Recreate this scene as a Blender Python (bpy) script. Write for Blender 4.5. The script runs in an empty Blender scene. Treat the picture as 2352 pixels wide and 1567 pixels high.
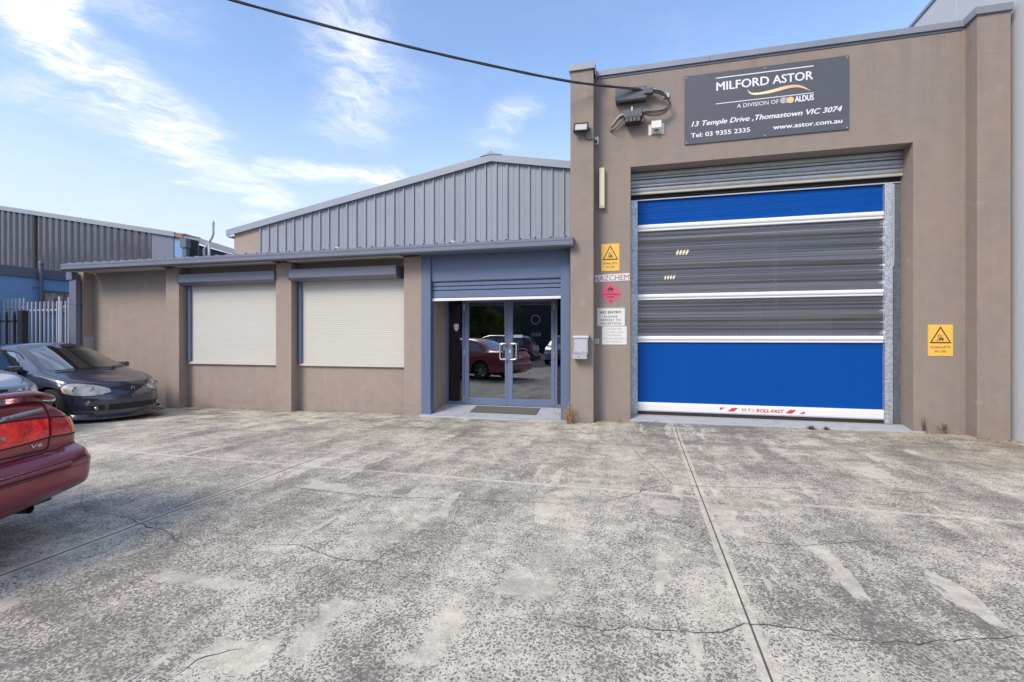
import bpy, bmesh, math, random
from mathutils import Vector, Matrix
from mathutils.bvhtree import BVHTree
R = math.radians
rnd = random.Random(7)
SC = bpy.context.scene
COL = SC.collection

# ------------------------------------------------------------------ camera, sky, sun, exposure
cd = bpy.data.cameras.new('camera'); cam = bpy.data.objects.new('camera', cd); COL.objects.link(cam)
cd.sensor_width = 36.0; cd.lens = 17.02; cd.shift_y = -0.0032; cd.clip_start = .05; cd.clip_end = 3000
cam.location = (0, -8.22, 1.42); cam.rotation_euler = (R(90), 0, R(14.8)); SC.camera = cam

SUN_EL, SUN_AZ = 40, 212          # azimuth: the sun stands behind the camera to the left
world = bpy.data.worlds.new('World'); SC.world = world; world.use_nodes = True

class NT:
    """small helper around a node tree"""
    def __init__(s, tree): s.t = tree; s.n = tree.nodes; s.l = tree.links
    def __call__(s, kind, props=None, out=0, **ins):
        nd = s.n.new(kind)
        for k, v in (props or {}).items(): setattr(nd, k, v)
        for k, v in ins.items():
            if k[0] == '_': sock = nd.inputs[int(k[1:])]
            else: sock = nd.inputs[k.replace('_', ' ')]
            if isinstance(v, bpy.types.NodeSocket): s.l.new(v, sock)
            else: sock.default_value = v
        return nd.outputs[out] if len(nd.outputs) > out else nd
    def m(s, op, a, b=0.0, c=None, clamp=False):
        kw = dict(_0=a, _1=b)
        if c is not None: kw['_2'] = c
        return s('ShaderNodeMath', dict(operation=op, use_clamp=clamp), **kw)
    def vm(s, op, a, b=None, out=0):
        kw = dict(_0=a)
        if b is not None: kw['_1'] = b
        return s('ShaderNodeVectorMath', dict(operation=op), out=out, **kw)
    def sc(s, vec, f):
        nd = s.n.new('ShaderNodeVectorMath'); nd.operation = 'SCALE'
        for i, v in ((0, vec), (3, f)):
            if isinstance(v, bpy.types.NodeSocket): s.l.new(v, nd.inputs[i])
            else: nd.inputs[i].default_value = v
        return nd.outputs[0]
    def noise(s, vec, scale, detail=3.0, rough=.5, out=0, dist=0.0):
        return s('ShaderNodeTexNoise', out=out, Vector=vec, Scale=scale, Detail=detail, Roughness=rough, Distortion=dist)
    def ramp(s, v, a, b, lo=0.0, hi=1.0, smooth=True):
        return s('ShaderNodeMapRange', dict(interpolation_type='SMOOTHSTEP' if smooth else 'LINEAR'), _0=v, _1=a, _2=b, _3=lo, _4=hi)
    def mix(s, f, a, b):
        nd = s.n.new('ShaderNodeMix'); nd.data_type = 'RGBA'
        for i, v in ((0, f), (6, a), (7, b)):
            if isinstance(v, bpy.types.NodeSocket): s.l.new(v, nd.inputs[i])
            else: nd.inputs[i].default_value = v if i == 0 else tuple(v) + ((1.0,) if len(v) == 3 else ())
        return nd.outputs[2]
    def mul(s, vec, x, y, z):
        return s.vm('MULTIPLY', vec, (x, y, z))
    def sep(s, vec):
        nd = s.n.new('ShaderNodeSeparateXYZ'); s.l.new(vec, nd.inputs[0]); return nd.outputs
    def comb(s, x, y, z):
        return s('ShaderNodeCombineXYZ', _0=x, _1=y, _2=z)

def build_world():
    t = NT(world.node_tree); t.n.clear()
    d = t('ShaderNodeTexCoord', out=0)
    d = t.vm('NORMALIZE', d)
    x, y, z = t.sep(d)[:3]
    sky = t('ShaderNodeTexSky', dict(sky_type='NISHITA', sun_disc=False, sun_elevation=R(SUN_EL), sun_rotation=R(SUN_AZ),
                                     altitude=80.0, air_density=1.0, dust_density=.6, ozone_density=2.2))
    zz = t.m('ADD', t.m('MAXIMUM', z, 0.0), .12)
    q = t.comb(t.m('DIVIDE', x, zz), t.m('DIVIDE', y, zz), 0.0)
    warp = t.vm('ADD', q, t.sc(t.vm('SUBTRACT', t.noise(q, 2.2, 4, .6, out=1), (.5, .5, .5)), .42))
    # wisps: fibres run along a slanted direction
    rot = t('ShaderNodeVectorRotate', dict(rotation_type='Z_AXIS'), Vector=warp, Angle=R(38))
    fib = t.noise(t.mul(rot, 3.6, 1.5, 1.0), 2.2, 9, .66)
    fine = t.noise(t.mul(rot, 3.0, 1.6, 1.0), 8.0, 8, .68)
    big = t.noise(q, .95, 3, .5)
    puffs = t.noise(t.mul(warp, 1.6, 3.0, 1.0), 1.9, 7, .62)
    def band(ax, ay, bx, by, w, amt):
        a = (ax, ay, 0.0); b = (bx, by, 0.0)
        L2 = (bx-ax)**2 + (by-ay)**2
        pa = t.vm('SUBTRACT', warp, a)
        h = t.m('DIVIDE', t.vm('DOT_PRODUCT', pa, (bx-ax, by-ay, 0.0), out=1), L2, clamp=True)
        near = t.vm('SUBTRACT', pa, t.sc((bx-ax, by-ay, 0.0), h))
        dd = t.vm('LENGTH', near, out=1)
        return t.m('MULTIPLY', t.ramp(dd, w, w*.1), amt)
    bands = [(-1.30, .74, -1.52, 1.00, .20, 1.15), (-1.5, 1.02, -1.66, 1.42, .27, .78), (-1.66, 1.42, -1.76, 1.98, .20, .66), (-1.72, 1.05, -1.72, 1.4, .2, .55),
             (-1.19, .86, -1.13, .98, .20, .42), (-.72, 1.08, -.84, 1.42, .27, .62), (-1.0, 1.55, -.75, 1.40, .26, .58), (-1.15, 2.3, -.6, 2.1, .22, .5), (-1.95, 2.2, -1.6, 2.6, .25, .5),
             (-1.50, 1.74, -1.1, 1.98, .20, .80), (-.43, 1.62, -.54, 1.84, .14, .45), (-1.9, 1.75, -1.8, 1.9, .08, .5)]
    s_ = None
    for b in bands:
        v = band(*b); s_ = v if s_ is None else t.m('MAXIMUM', s_, v)
    # elsewhere the same thin cloud, thickening away from the clear patch over the roof
    back = t.ramp(y, .35, -.45)
    back = t.m('MAXIMUM', back, t.m('MULTIPLY', t.ramp(z, .56, .82), .85))
    gen = t.m('MULTIPLY', t.ramp(t.m('ADD', t.m('MULTIPLY', puffs, .5), t.m('MULTIPLY', big, .5)), .42, .62), t.m('MULTIPLY_ADD', back, .90, .16))
    cov = t.m('MAXIMUM', s_, gen)
    tex = t.m('MULTIPLY_ADD', t.m('SUBTRACT', fib, .5), 1.5, t.m('MULTIPLY_ADD', t.m('SUBTRACT', fine, .5), 1.0, .5))
    cloud = t.m('MULTIPLY', cov, t.ramp(tex, -.05, .95, 0.0, 1.75, smooth=False))
    cloud = t.ramp(cloud, .0, 1.45, 0, .95)
    haze = t.ramp(z, .52, .02, 0.0, 1.0)
    haze = t.m('MULTIPLY_ADD', t.m('POWER', haze, 1.15), .86, .07)
    skyc = t.mix(haze, SKYMUL(t, sky), (3.0, 3.16, 3.55))
    c = t.mix(cloud, skyc, (4.6, 4.55, 4.5))
    bg = t('ShaderNodeBackground', Color=c, Strength=SKY_STR)
    t('ShaderNodeOutputWorld', _0=bg)
def SKYMUL(t, sky):
    return t.vm('MULTIPLY', sky, (.98, 1.03, 1.10))
SKY_STR = .12
build_world()

sd = bpy.data.lights.new('sun', 'SUN'); sun = bpy.data.objects.new('sun', sd); COL.objects.link(sun)
sd.energy = 1.5; sd.angle = R(22); sd.color = (1.0, .89, .75)
sun.location = (-20, -30, 40)
# azimuth measured clockwise from +Y, matching the sky node
sdir = Vector((math.sin(R(SUN_AZ))*math.cos(R(SUN_EL)), math.cos(R(SUN_AZ))*math.cos(R(SUN_EL)), math.sin(R(SUN_EL))))
sun.rotation_euler = sdir.to_track_quat('Z', 'Y').to_euler()
vs = SC.view_settings; vs.view_transform = 'Standard'; vs.look = 'None'; vs.exposure = 1.2; vs.gamma = 1.0; vs.use_curve_mapping = False

# ------------------------------------------------------------------ materials
MATS = {}
def newmat(name):
    m = bpy.data.materials.new(name); m.use_nodes = True
    t = NT(m.node_tree); t.n.clear(); MATS[name] = m
    return m, t
def finish(t, bump=None, bstr=.2, bdist=.01, **kw):
    if bump is not None:
        kw['Normal'] = t('ShaderNodeBump', Height=bump, Strength=bstr, Distance=bdist)
    s = t('ShaderNodeBsdfPrincipled', **kw)
    t('ShaderNodeOutputMaterial', _0=s); return s
def pos(t): return t('ShaderNodeNewGeometry', out=0)
def opos(t): return t('ShaderNodeTexCoord', out=3)
def simple(name, col, rough=.6, metal=0.0, var=.12, scale=6.0, bump=.08, bscale=60.0, coat=0.0, spec=.5, dirt=0.0, stretch=(1, 1, 1), each=0.0):
    m, t = newmat(name); p = pos(t); ps = t.mul(p, *stretch)
    n1 = t.noise(ps, scale, 5, .6); n2 = t.noise(ps, scale*9, 3, .6)
    f = t.m('MULTIPLY_ADD', t.m('SUBTRACT', n1, .5), 2*var, t.m('MULTIPLY_ADD', t.m('SUBTRACT', n2, .5), var, 1.0))
    if each: f = t.m('MULTIPLY', f, t.m('MULTIPLY_ADD', t.m('SUBTRACT', t('ShaderNodeObjectInfo', out=5), .5), 2*each, 1.0))
    c = t.sc(tuple(col), f)
    if dirt > 0:
        dn = t.ramp(t.noise(t.mul(p, 3, 3, .7), 2.0, 7, .65), .5, .72)
        c = t.mix(t.m('MULTIPLY', dn, dirt), c, (.10, .085, .07))
    ro = t.m('MULTIPLY_ADD', t.m('SUBTRACT', n1, .5), .25, rough)
    finish(t, t.noise(ps, bscale, 3, .6), bump, .004, Base_Color=c, Roughness=ro, Metallic=metal, Coat_Weight=coat, Coat_Roughness=.04, Specular_IOR_Level=spec)
    return m

def wall_mat(name, col, warm):
    m, t = newmat(name); p = pos(t); x, y, z = t.sep(p)[:3]
    big = t.noise(p, .9, 5, .6); mid = t.noise(p, 5, 5, .65); fine = t.noise(p, 70, 3, .7)
    streak = t.noise(t.mul(p, 9, 9, .35), 1.0, 5, .6)
    c = t.mix(t.ramp(big, .38, .66), col, warm)
    f = t.m('ADD', t.m('MULTIPLY_ADD', t.m('SUBTRACT', mid, .5), .26, 1.0), t.m('MULTIPLY_ADD', t.m('SUBTRACT', streak, .5), .17, t.m('MULTIPLY', t.m('SUBTRACT', fine, .5), .34)))
    c = t.sc(c, f)
    # chalky runs and scuffs
    runs = t.m('MULTIPLY', t.ramp(t.noise(t.mul(p, 16, 16, .45), 1.0, 3, .55), .64, .80), t.ramp(t.noise(p, 1.3, 2, .5), .48, .64))
    c = t.mix(t.m('MULTIPLY', runs, .30), c, (.52, .47, .42))
    scuff = t.ramp(t.noise(t.mul(p, 20, 20, 30), 1.0, 4, .8), .74, .79)
    c = t.mix(t.m('MULTIPLY', scuff, .22), c, (.55, .52, .48))
    top = t.m('MULTIPLY', t.ramp(z, 4.3, 5.85), t.ramp(t.noise(t.mul(p, 5, 5, .25), 1.0, 5, .65), .46, .66))
    c = t.mix(t.m('MULTIPLY', top, .26), c, (.13, .12, .11))
    wear = t.ramp(t.noise(t.mul(p, 2.2, 2, 4.5), 1.4, 6, .72), .60, .68)
    c = t.mix(t.m('MULTIPLY', wear, .16), c, (.48, .44, .40))
    # splash dirt along the foot of the wall
    foot = t.m('MULTIPLY', t.ramp(z, .42, .0), t.ramp(t.noise(t.mul(p, 3, 3, 5), 1.5, 5, .7), .35, .7))
    c = t.mix(t.m('MULTIPLY', foot, .38), c, (.16, .145, .13))
    # faint block courses telegraphing through the render
    def line(v, per, w):
        fr = t.m('ABSOLUTE', t.m('SUBTRACT', t.m('FRACT', t.m('DIVIDE', v, per)), .5))
        return t.ramp(fr, .5-w/per, .5)
    crs = line(z, .2, .012)
    h = t.m('ADD', t.m('MULTIPLY', fine, .55), t.m('ADD', t.m('MULTIPLY', mid, .6), t.m('MULTIPLY', crs, .30)))
    finish(t, h, .42, .006, Base_Color=c, Roughness=.82, Specular_IOR_Level=.3)
    return m
wall_mat('wall_paint_office', (.318, .254, .216), (.298, .247, .215))
wall_mat('wall_paint_bay', (.250, .212, .188), (.272, .220, .182))

simple('gutter_paint', (.146, .158, .212), .38, 0, .06, 2, .03, 40)
simple('barge_paint', (.25, .275, .325), .4, 0, .08, 2, .03, 40)
simple('cladding_paint', (.226, .246, .292), .42, 0, .11, 2.2, .06, 12, stretch=(1, 1, .22), each=.05)
simple('coping_metal', (.235, .25, .29), .42, .2, .14, 3, .05, 30)
simple('door_blue', (.118, .156, .262), .42, 0, .08, 3, .03, 60)
simple('shutter_cream', (.525, .510, .470), .55, 0, .04, 3, .03, 40, stretch=(.6, 1, 5))
simple('soffit_white', (.62, .60, .54), .7, 0, .08, 3)
simple('bare_concrete', (.36, .345, .32), .85, 0, .16, 6, .3, 40)
simple('tilt_panel', (.50, .52, .56), .75, 0, .05, 1.2, .10, 50, stretch=(1, 1, .4))
simple('neighbour_blue', (.150, .300, .520), .75, 0, .10, 2.5, .12, 40)
simple('neighbour_trim', (.105, .115, .165), .5, 0, .10, 3)
simple('white_metal', (.52, .53, .55), .4, 0, .05, 5)
simple('fence_white', (.40, .43, .50), .45, 0, .06, 6)
simple('black_metal', (.018, .019, .024), .4, 0, .1, 6)
simple('steel', (.62, .61, .58), .28, .9, .06, 12)
simple('white_plastic', (.70, .69, .64), .45, 0, .05, 9)
simple('aged_plastic', (.66, .60, .42), .45, 0, .07, 9)
simple('grey_plastic', (.085, .088, .105), .5, 0, .14, 12)
simple('fuse_box_body', (.075, .078, .090), .5, 0, .2, 25)
simple('cable_rubber', (.035, .036, .044), .5, 0, .25, 20)
simple('cable_pale', (.50, .49, .45), .5, 0, .1, 20)
simple('sign_charcoal', (.080, .083, .102), .42, 0, .05, 2, .02, 30)
simple('print_white', (.74, .74, .77), .5, 0, .04, 30, .02)
simple('print_black', (.03, .027, .024), .5, 0, .1, 30, .02)
simple('print_grey', (.33, .31, .33), .6, 0, .2, 60, .02)
simple('print_silver', (.42, .42, .46), .5, 0, .05, 30, .02)
simple('print_brown', (.10, .050, .020), .5, 0, .15, 60, .02)
simple('print_red', (.62, .045, .035), .5, 0, .06, 30, .02)
simple('print_maroon', (.33, .045, .10), .55, 0, .4, 40, .02)
simple('print_maroon_faded', (.36, .20, .26), .55, 0, .4, 40, .02)
simple('sign_yellow', (.78, .46, .085), .4, 0, .04, 6, .02)
simple('sign_white', (.64, .63, .62), .5, 0, .08, 9, .05)
simple('sign_pink', (.60, .075, .165), .5, 0, .18, 14, .04)
simple('pvc_blue', (.001, .062, .30), .42, 0, .05, 1.5, .04, 5, stretch=(3, 1, .3), spec=.12)
simple('bar_white', (.72, .72, .74), .32, 0, .03, 5)
simple('bar_silver', (.50, .50, .53), .35, .4, .05, 5)
simple('rubber', (.02, .02, .021), .75, 0, .2, 20)
simple('mat_carpet', (.105, .100, .088), .95, 0, .35, 90, .5, 160, stretch=(1, 1, 1))
simple('porch_paint', (.36, .385, .42), .7, 0, .12, 4, .2, 50, dirt=.35)
simple('lit_diffuser', (.8, .8, .7), .4)
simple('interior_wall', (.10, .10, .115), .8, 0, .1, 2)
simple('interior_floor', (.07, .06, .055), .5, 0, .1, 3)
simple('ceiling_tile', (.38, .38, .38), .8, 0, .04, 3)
simple('timber_brown', (.30, .16, .075), .8, 0, .3, 8, .3, 40)
simple('bark', (.10, .08, .06), .9, 0, .3, 20, .5, 30)
simple('dry_stem', (.38, .24, .09), .8, 0, .35, 40)
simple('dark_stem', (.10, .055, .035), .8, 0, .35, 40)
simple('dust', (.30, .27, .23), .9)
simple('tyre_rubber', (.022, .022, .024), .8, 0, .2, 20)
simple('rim_alloy', (.40, .40, .42), .35, .8, .1, 20)
simple('chrome', (.75, .75, .76), .12, 1.0, .03, 20)
simple('exhaust_metal', (.05, .045, .04), .5, .6, .3, 20)
simple('underbody', (.012, .012, .013), .8)
simple('mesh_black', (.010, .010, .012), .6, .1, .3, 60)
simple('aged_rail', (.47, .445, .39), .5, .2, .12, 8)

def galv_mat(name, col, spang=1.0):
    m, t = newmat(name); p = pos(t)
    v = t('ShaderNodeTexVoronoi', out=1, Vector=p, Scale=45.0)
    g = t.m('MULTIPLY_ADD', t.m('SUBTRACT', t.sep(v)[0], .5), .55*spang, 1.0)
    n = t.noise(t.mul(p, 1, 1, .5), 5, 5, .6)
    g = t.m('ADD', g, t.m('MULTIPLY', t.m('SUBTRACT', n, .5), .5))
    c = t.sc(col, g)
    finish(t, None, Base_Color=c, Roughness=.42, Metallic=.55)
galv_mat('galvanised', (.46, .50, .55)); galv_mat('galvanised_dark', (.17, .20, .235), .8)
galv_mat('curtain_steel', (.36, .38, .39), .35)

def clad_dark():
    m, t = newmat('dark_cladding'); p = pos(t)
    n = t.noise(t.mul(p, 1, 1, .3), 3, 4, .6)
    c = t.sc((.060, .063, .085), t.m('MULTIPLY_ADD', t.m('SUBTRACT', n, .5), .5, 1.0))
    finish(t, t.noise(t.mul(p, 2, 2, .6), 4, 3, .5), .25, .02, Base_Color=c, Roughness=.11, Metallic=.2, Specular_IOR_Level=1.0)
clad_dark()

def post_blue():
    m, t = newmat('door_blue_worn'); p = pos(t)
    n = t.noise(t.mul(p, 7, 7, 4.5), 1.0, 6, .7)
    c = t.mix(t.m('MULTIPLY', t.ramp(n, .66, .70), .75), (.102, .138, .235), (.42, .44, .48))
    finish(t, n, .1, .003, Base_Color=c, Roughness=.5)
post_blue()

def board():
    m, t = newmat('weathered_board'); p = pos(t)
    a = t.ramp(t.noise(p, 3.5, 6, .7), .42, .6); b = t.ramp(t.noise(p, 9, 5, .7), .5, .62)
    c = t.mix(a, (.36, .33, .30), (.16, .085, .055)); c = t.mix(t.m('MULTIPLY', b, .5), c, (.45, .43, .40))
    finish(t, a, .3, .004, Base_Color=c, Roughness=.9)
board()

def vinyl():
    # smoky clear curtain: creases run across it
    m, t = newmat('clear_vinyl'); p = pos(t)
    w = t.noise(t.mul(p, .05, 1, 9.5), 1.0, 3, .5)
    w2 = t.noise(t.mul(p, .12, 1, 32.0), 1.0, 2, .5)
    h = t.m('ADD', w, t.m('MULTIPLY', w2, .08))
    bump = t('ShaderNodeBump', Height=h, Strength=1.0, Distance=.07)
    g = t('ShaderNodeBsdfGlossy', Color=(.62, .63, .67, 1), Roughness=.20, Normal=bump)
    d = t('ShaderNodeBsdfDiffuse', Color=t.mix(t.ramp(w, .40, .60), (.115, .115, .124), (.21, .21, .225)), Normal=bump)  # light and dark bands of crease reflections painted into the diffuse colour
    tr = t('ShaderNodeBsdfTransparent', Color=(.50, .50, .54, 1))
    base = t('ShaderNodeMixShader', _0=.42, _1=tr, _2=d)
    fr = t('ShaderNodeFresnel', IOR=1.5, Normal=bump)
    mx = t('ShaderNodeMixShader', _0=t.m('MULTIPLY_ADD', fr, 1.1, .10, clamp=True), _1=base, _2=g)
    t('ShaderNodeOutputMaterial', _0=mx)
vinyl()

def glass(name, tint, refl, rough=0.0, back=None):
    m, t = newmat(name)
    fr = t('ShaderNodeFresnel', IOR=1.52)
    g = t('ShaderNodeBsdfGlossy', Color=(.92, .95, 1.0, 1), Roughness=rough)
    tr = t('ShaderNodeBsdfTransparent', Color=tuple(tint)+(1,))
    mx = t('ShaderNodeMixShader', _0=t.m('MULTIPLY_ADD', fr, refl[0], refl[1], clamp=True), _1=tr, _2=g)
    t('ShaderNodeOutputMaterial', _0=mx)
glass('door_glass', (.40, .42, .46), (1.5, .20)); glass('side_glass', (.50, .50, .56), (1.0, .03))
def carglass():
    m, t = newmat('car_glass')
    finish(t, None, Base_Color=(.006, .009, .010, 1), Roughness=.03, Specular_IOR_Level=1.0, Coat_Weight=1.0, Coat_Roughness=.02, Coat_IOR=2.6)
carglass()

def paint(name, col, flake=.25, dirt=.15, rough=.3, chips=0.0, drops=0.0, ior=1.5):
    m, t = newmat(name); p = opos(t)
    n = t.noise(p, 3.0, 5, .6)
    c = t.sc(col, t.m('MULTIPLY_ADD', t.m('SUBTRACT', n, .5), .22, 1.0))
    d = t.ramp(t.noise(t.mul(p, 2, 2, 5), 2.2, 6, .7), .52, .75)
    c = t.mix(t.m('MULTIPLY', d, dirt), c, (.23, .20, .19))
    if chips:
        x, y, z = t.sep(p)[:3]
        ch = t.m('MULTIPLY', t.ramp(t.noise(t.mul(p, 9, 4, 22), 1.0, 6, .75), .60, .64), t.m('MULTIPLY', t.ramp(x, -2.22, -2.30), t.m('MULTIPLY', t.ramp(z, .49, .54), t.ramp(z, .66, .61))))
        sp = t.ramp(t.noise(p, 34, 3, .7), .715, .735)
        c = t.mix(t.m('MAXIMUM', t.m('MULTIPLY', ch, chips), t.m('MULTIPLY', sp, .35)), c, (.26, .24, .27))
    kw = {}
    b = t.noise(p, 2.2, 3, .5)
    if drops:
        v = t('ShaderNodeTexVoronoi', Vector=p, Scale=46.0)
        b = t.m('ADD', t.m('MULTIPLY', b, .4), t.ramp(v, .30, .05))
        kw = dict(bstr=.22, bdist=.004)
    else: kw = dict(bstr=.10, bdist=.02)
    finish(t, b, Base_Color=c, Metallic=flake, Roughness=rough, Coat_Weight=1.0, Coat_Roughness=.035, Coat_IOR=ior, **kw)
paint('paint_maroon', (.250, .022, .036), .2, .05, .34, chips=.9)
paint('paint_navy', (.020, .024, .050), .12, .04, .26, drops=1, ior=1.62)
paint('paint_silver', (.30, .32, .37), .55, .10, .3)
paint('paint_dark_maroon', (.045, .012, .016), .3, .1, .3)
paint('paint_pale_silver', (.50, .52, .54), .4, .1, .3)
def lens(name, col, e=.0, rib=True):
    m, t = newmat(name); p = opos(t)
    w = t('ShaderNodeTexVoronoi', Vector=t.mul(p, 1, 1, 1), Scale=42.0)
    big = t.ramp(t.noise(p, 9, 2, .5), .4, .6)
    c = t.sc(col, t.m('ADD', t.m('MULTIPLY_ADD', w, .9, .45), t.m('MULTIPLY', big, .55)))
    finish(t, w, .3, .003, Base_Color=c, Roughness=.18, Coat_Weight=1.0, Coat_Roughness=.03, Subsurface_Weight=.0)
lens('lens_red', (.80, .012, .010)); lens('lens_amber', (.85, .28, .02)); lens('lens_dark_red', (.55, .010, .014))
lens('lens_orange', (.62, .30, .14))
def headlens():
    m, t = newmat('lens_hazy'); p = opos(t)
    v = t.noise(p, 7, 4, .6)
    c = t.mix(t.ramp(v, .35, .65), (.42, .42, .38), (.24, .25, .25))
    finish(t, v, .2, .004, Base_Color=c, Roughness=.25, Coat_Weight=1.0, Coat_Roughness=.05, Metallic=.25)
    m, t = newmat('lens_clear'); p = opos(t)
    v = t('ShaderNodeTexVoronoi', Vector=p, Scale=16.0)
    c = t.mix(t.ramp(v, .2, .6), (.80, .82, .82), (.28, .30, .32))
    finish(t, v, .5, .01, Base_Color=c, Roughness=.15, Coat_Weight=1.0, Coat_Roughness=.03, Metallic=.6)
headlens()

JU, JV = (-11.9, -7.9, -3.7, .53, 4.84), (-13.0, -8.6, -3.6)
def concrete():
    m, t = newmat('driveway_concrete'); p = pos(t); x, y, z = t.sep(p)[:3]
    vor = t('ShaderNodeTexVoronoi', Vector=t.vm('ADD', p, t.sc(t.noise(p, 30, 3, .6, out=1), .045)), Scale=64.0)
    vor2 = t('ShaderNodeTexVoronoi', Vector=p, Scale=150.0)
    mid = t.noise(p, 6.5, 6, .68); big = t.noise(t.mul(p, 1.0, .55, 1), .9, 7, .62); strk = t.noise(t.mul(p, 3.4, .7, 1), 1.0, 6, .62)
    fine = t.noise(p, 38, 4, .7)
    # how much aggregate shows through the paste
    cov = t.m('ADD', t.m('MULTIPLY', t.m('SUBTRACT', mid, .5), .85), t.m('MULTIPLY', t.m('SUBTRACT', big, .5), 1.15))
    cov = t.m('ADD', cov, t.m('MULTIPLY', t.m('SUBTRACT', strk, .5), .8))
    thr = t.m('MULTIPLY_ADD', cov, .80, .445)
    peb = t.m('SUBTRACT', thr, vor)
    peb = t.ramp(t.m('ADD', peb, t.m('MULTIPLY', t.m('SUBTRACT', fine, .5), .30)), -.05, .08)
    peb2 = t.m('MULTIPLY', t.ramp(t.m('SUBTRACT', t.m('SUBTRACT', thr, .06), vor2), -.04, .06), .65)
    peb = t.m('MAXIMUM', peb, peb2)
    # patches where the paste is whole
    def box(cx, cy, w, h, a=0.0):
        dx = t.m('ABSOLUTE', t.m('SUBTRACT', x, cx)); 
        if a: dx = t.m('ABSOLUTE', t.m('SUBTRACT', t.m('SUBTRACT', x, cx), t.m('MULTIPLY', t.m('SUBTRACT', y, cy), a)))
        dy = t.m('ABSOLUTE', t.m('SUBTRACT', y, cy))
        dd = t.m('MAXIMUM', t.m('SUBTRACT', dx, w), t.m('SUBTRACT', dy, h))
        dd = t.m('ADD', dd, t.m('MULTIPLY', t.m('SUBTRACT', mid, .5), .22))
        return t.ramp(dd, .025, -.025)
    plain = None
    for b in [(-.73, -4.13, .07, .34), (-.72, -1.25, .13, .16), (.21, -3.95, .11, .19), (.66, -4.1, .09, .34), (-1.52, -6.15, .06, .24, -.1), (-.93, -6.08, .07, .22),
              (-.62, -5.5, .16, .14), (-1.75, -6.45, .16, .10), (-2.5, -5.95, .30, .05, .3), (-2.1, -1.3, .10, .22), (1.35, -1.6, .05, .5), (-2.9, -4.2, .22, .10),
              (1.7, -1.3, .06, .5), (-1.3, -1.1, .12, .2), (2.4, -2.2, .12, .35), (-2.3, -2.6, .10, .4), (-5.4, -3.0, .2, .12)]:
        v = box(*b); plain = v if plain is None else t.m('MAXIMUM', plain, v)
    plain = t.m('MAXIMUM', t.m('MULTIPLY', plain, .85), t.ramp(t.noise(t.mul(p, 2.6, .60, 1), 1.25, 6, .62), .595, .625))
    # trowelled margins beside the joints
    e = None
    for j in JU:
        v = t.ramp(t.m('ABSOLUTE', t.m('SUBTRACT', x, j)), .048, .036); e = v if e is None else t.m('MAXIMUM', e, v)
    for j in JV:
        e = t.m('MAXIMUM', e, t.ramp(t.m('ABSOLUTE', t.m('SUBTRACT', y, j)), .030, .022))
    plain = t.m('MAXIMUM', plain, t.m('MULTIPLY', e, t.ramp(mid, .25, .5)))
    pebm = t.m('MULTIPLY', peb, t.m('SUBTRACT', 1.0, t.m('MULTIPLY', plain, .88)))
    paste = t.mix(t.ramp(big, .35, .65), (.550, .515, .440), (.465, .434, .370))
    paste = t.mix(t.ramp(fine, .3, .8), paste, (.580, .545, .468))
    mot = t.noise(t.mul(p, 1, .8, 1), 13, 5, .72)
    paste = t.sc(paste, t.ramp(mot, .25, .75, .76, 1.14))
    peb_c = t.mix(t.ramp(t.noise(p, 17, 2, .5), .4, .6), (.142, .133, .122), (.200, .186, .168))
    c = t.mix(pebm, paste, peb_c)
    # grime: dark film in patches, stronger along the buildings
    near = t.ramp(y, -2.6, -.2)
    gr = t.m('MULTIPLY', t.ramp(t.noise(t.mul(p, .8, 1.6, 1), 1.3, 9, .72), .48, .60), t.m('MULTIPLY_ADD', near, .38, .30))
    drip = t('ShaderNodeTexVoronoi', Vector=t.vm('ADD', p, t.sc(t.noise(p, 9, 3, .6, out=1), .10)), Scale=2.3)
    gr = t.m('MAXIMUM', gr, t.m('MULTIPLY', t.ramp(drip, .085, .04), t.m('MULTIPLY', t.ramp(t.noise(p, .7, 2, .5), .5, .6), .7)))
    c = t.mix(gr, c, (.118, .108, .098))
    # damp earthy stains near the walls
    st = t.m('MULTIPLY', t.m('MULTIPLY', t.ramp(x, 2.6, 4.2), t.ramp(y, -3.2, -.7)), t.ramp(t.noise(p, 1.9, 6, .6), .36, .62))
    c = t.mix(t.m('MULTIPLY', st, .62), c, (.21, .175, .115))
    oc = t.m('MULTIPLY', t.m('MULTIPLY', t.ramp(t.m('ABSOLUTE', t.m('SUBTRACT', x, -.45)), .5, .1), t.ramp(y, -.35, -.05)), .7)
    c = t.mix(oc, c, (.24, .22, .11))
    rim = t.m('MULTIPLY', t.m('MULTIPLY', t.ramp(y, -.45, -.1), t.ramp(x, 1.5, 3.8)), t.m('MULTIPLY', t.ramp(mid, .3, .6), .65))
    c = t.mix(rim, c, (.46, .40, .28))
    # spill of white paint in front of the roller door
    wp = t.m('MULTIPLY', t.ramp(t.m('ABSOLUTE', t.m('SUBTRACT', t.m('SUBTRACT', x, .70), t.m('MULTIPLY', y, -.05))), .10, .02), t.m('MULTIPLY', t.ramp(y, -.95, -.7), t.ramp(mid, .48, .56)))
    c = t.mix(t.m('MULTIPLY', wp, .75), c, (.62, .64, .68))
    c = t.vm('MULTIPLY', c, (1.07, 1.05, 1.0))
    h = t.m('ADD', t.m('MULTIPLY', pebm, -.5), t.m('MULTIPLY', fine, .7))
    finish(t, h, .55, .006, Base_Color=c, Roughness=t.m('MULTIPLY_ADD', pebm, -.12, .86), Specular_IOR_Level=.35)
concrete()

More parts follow.
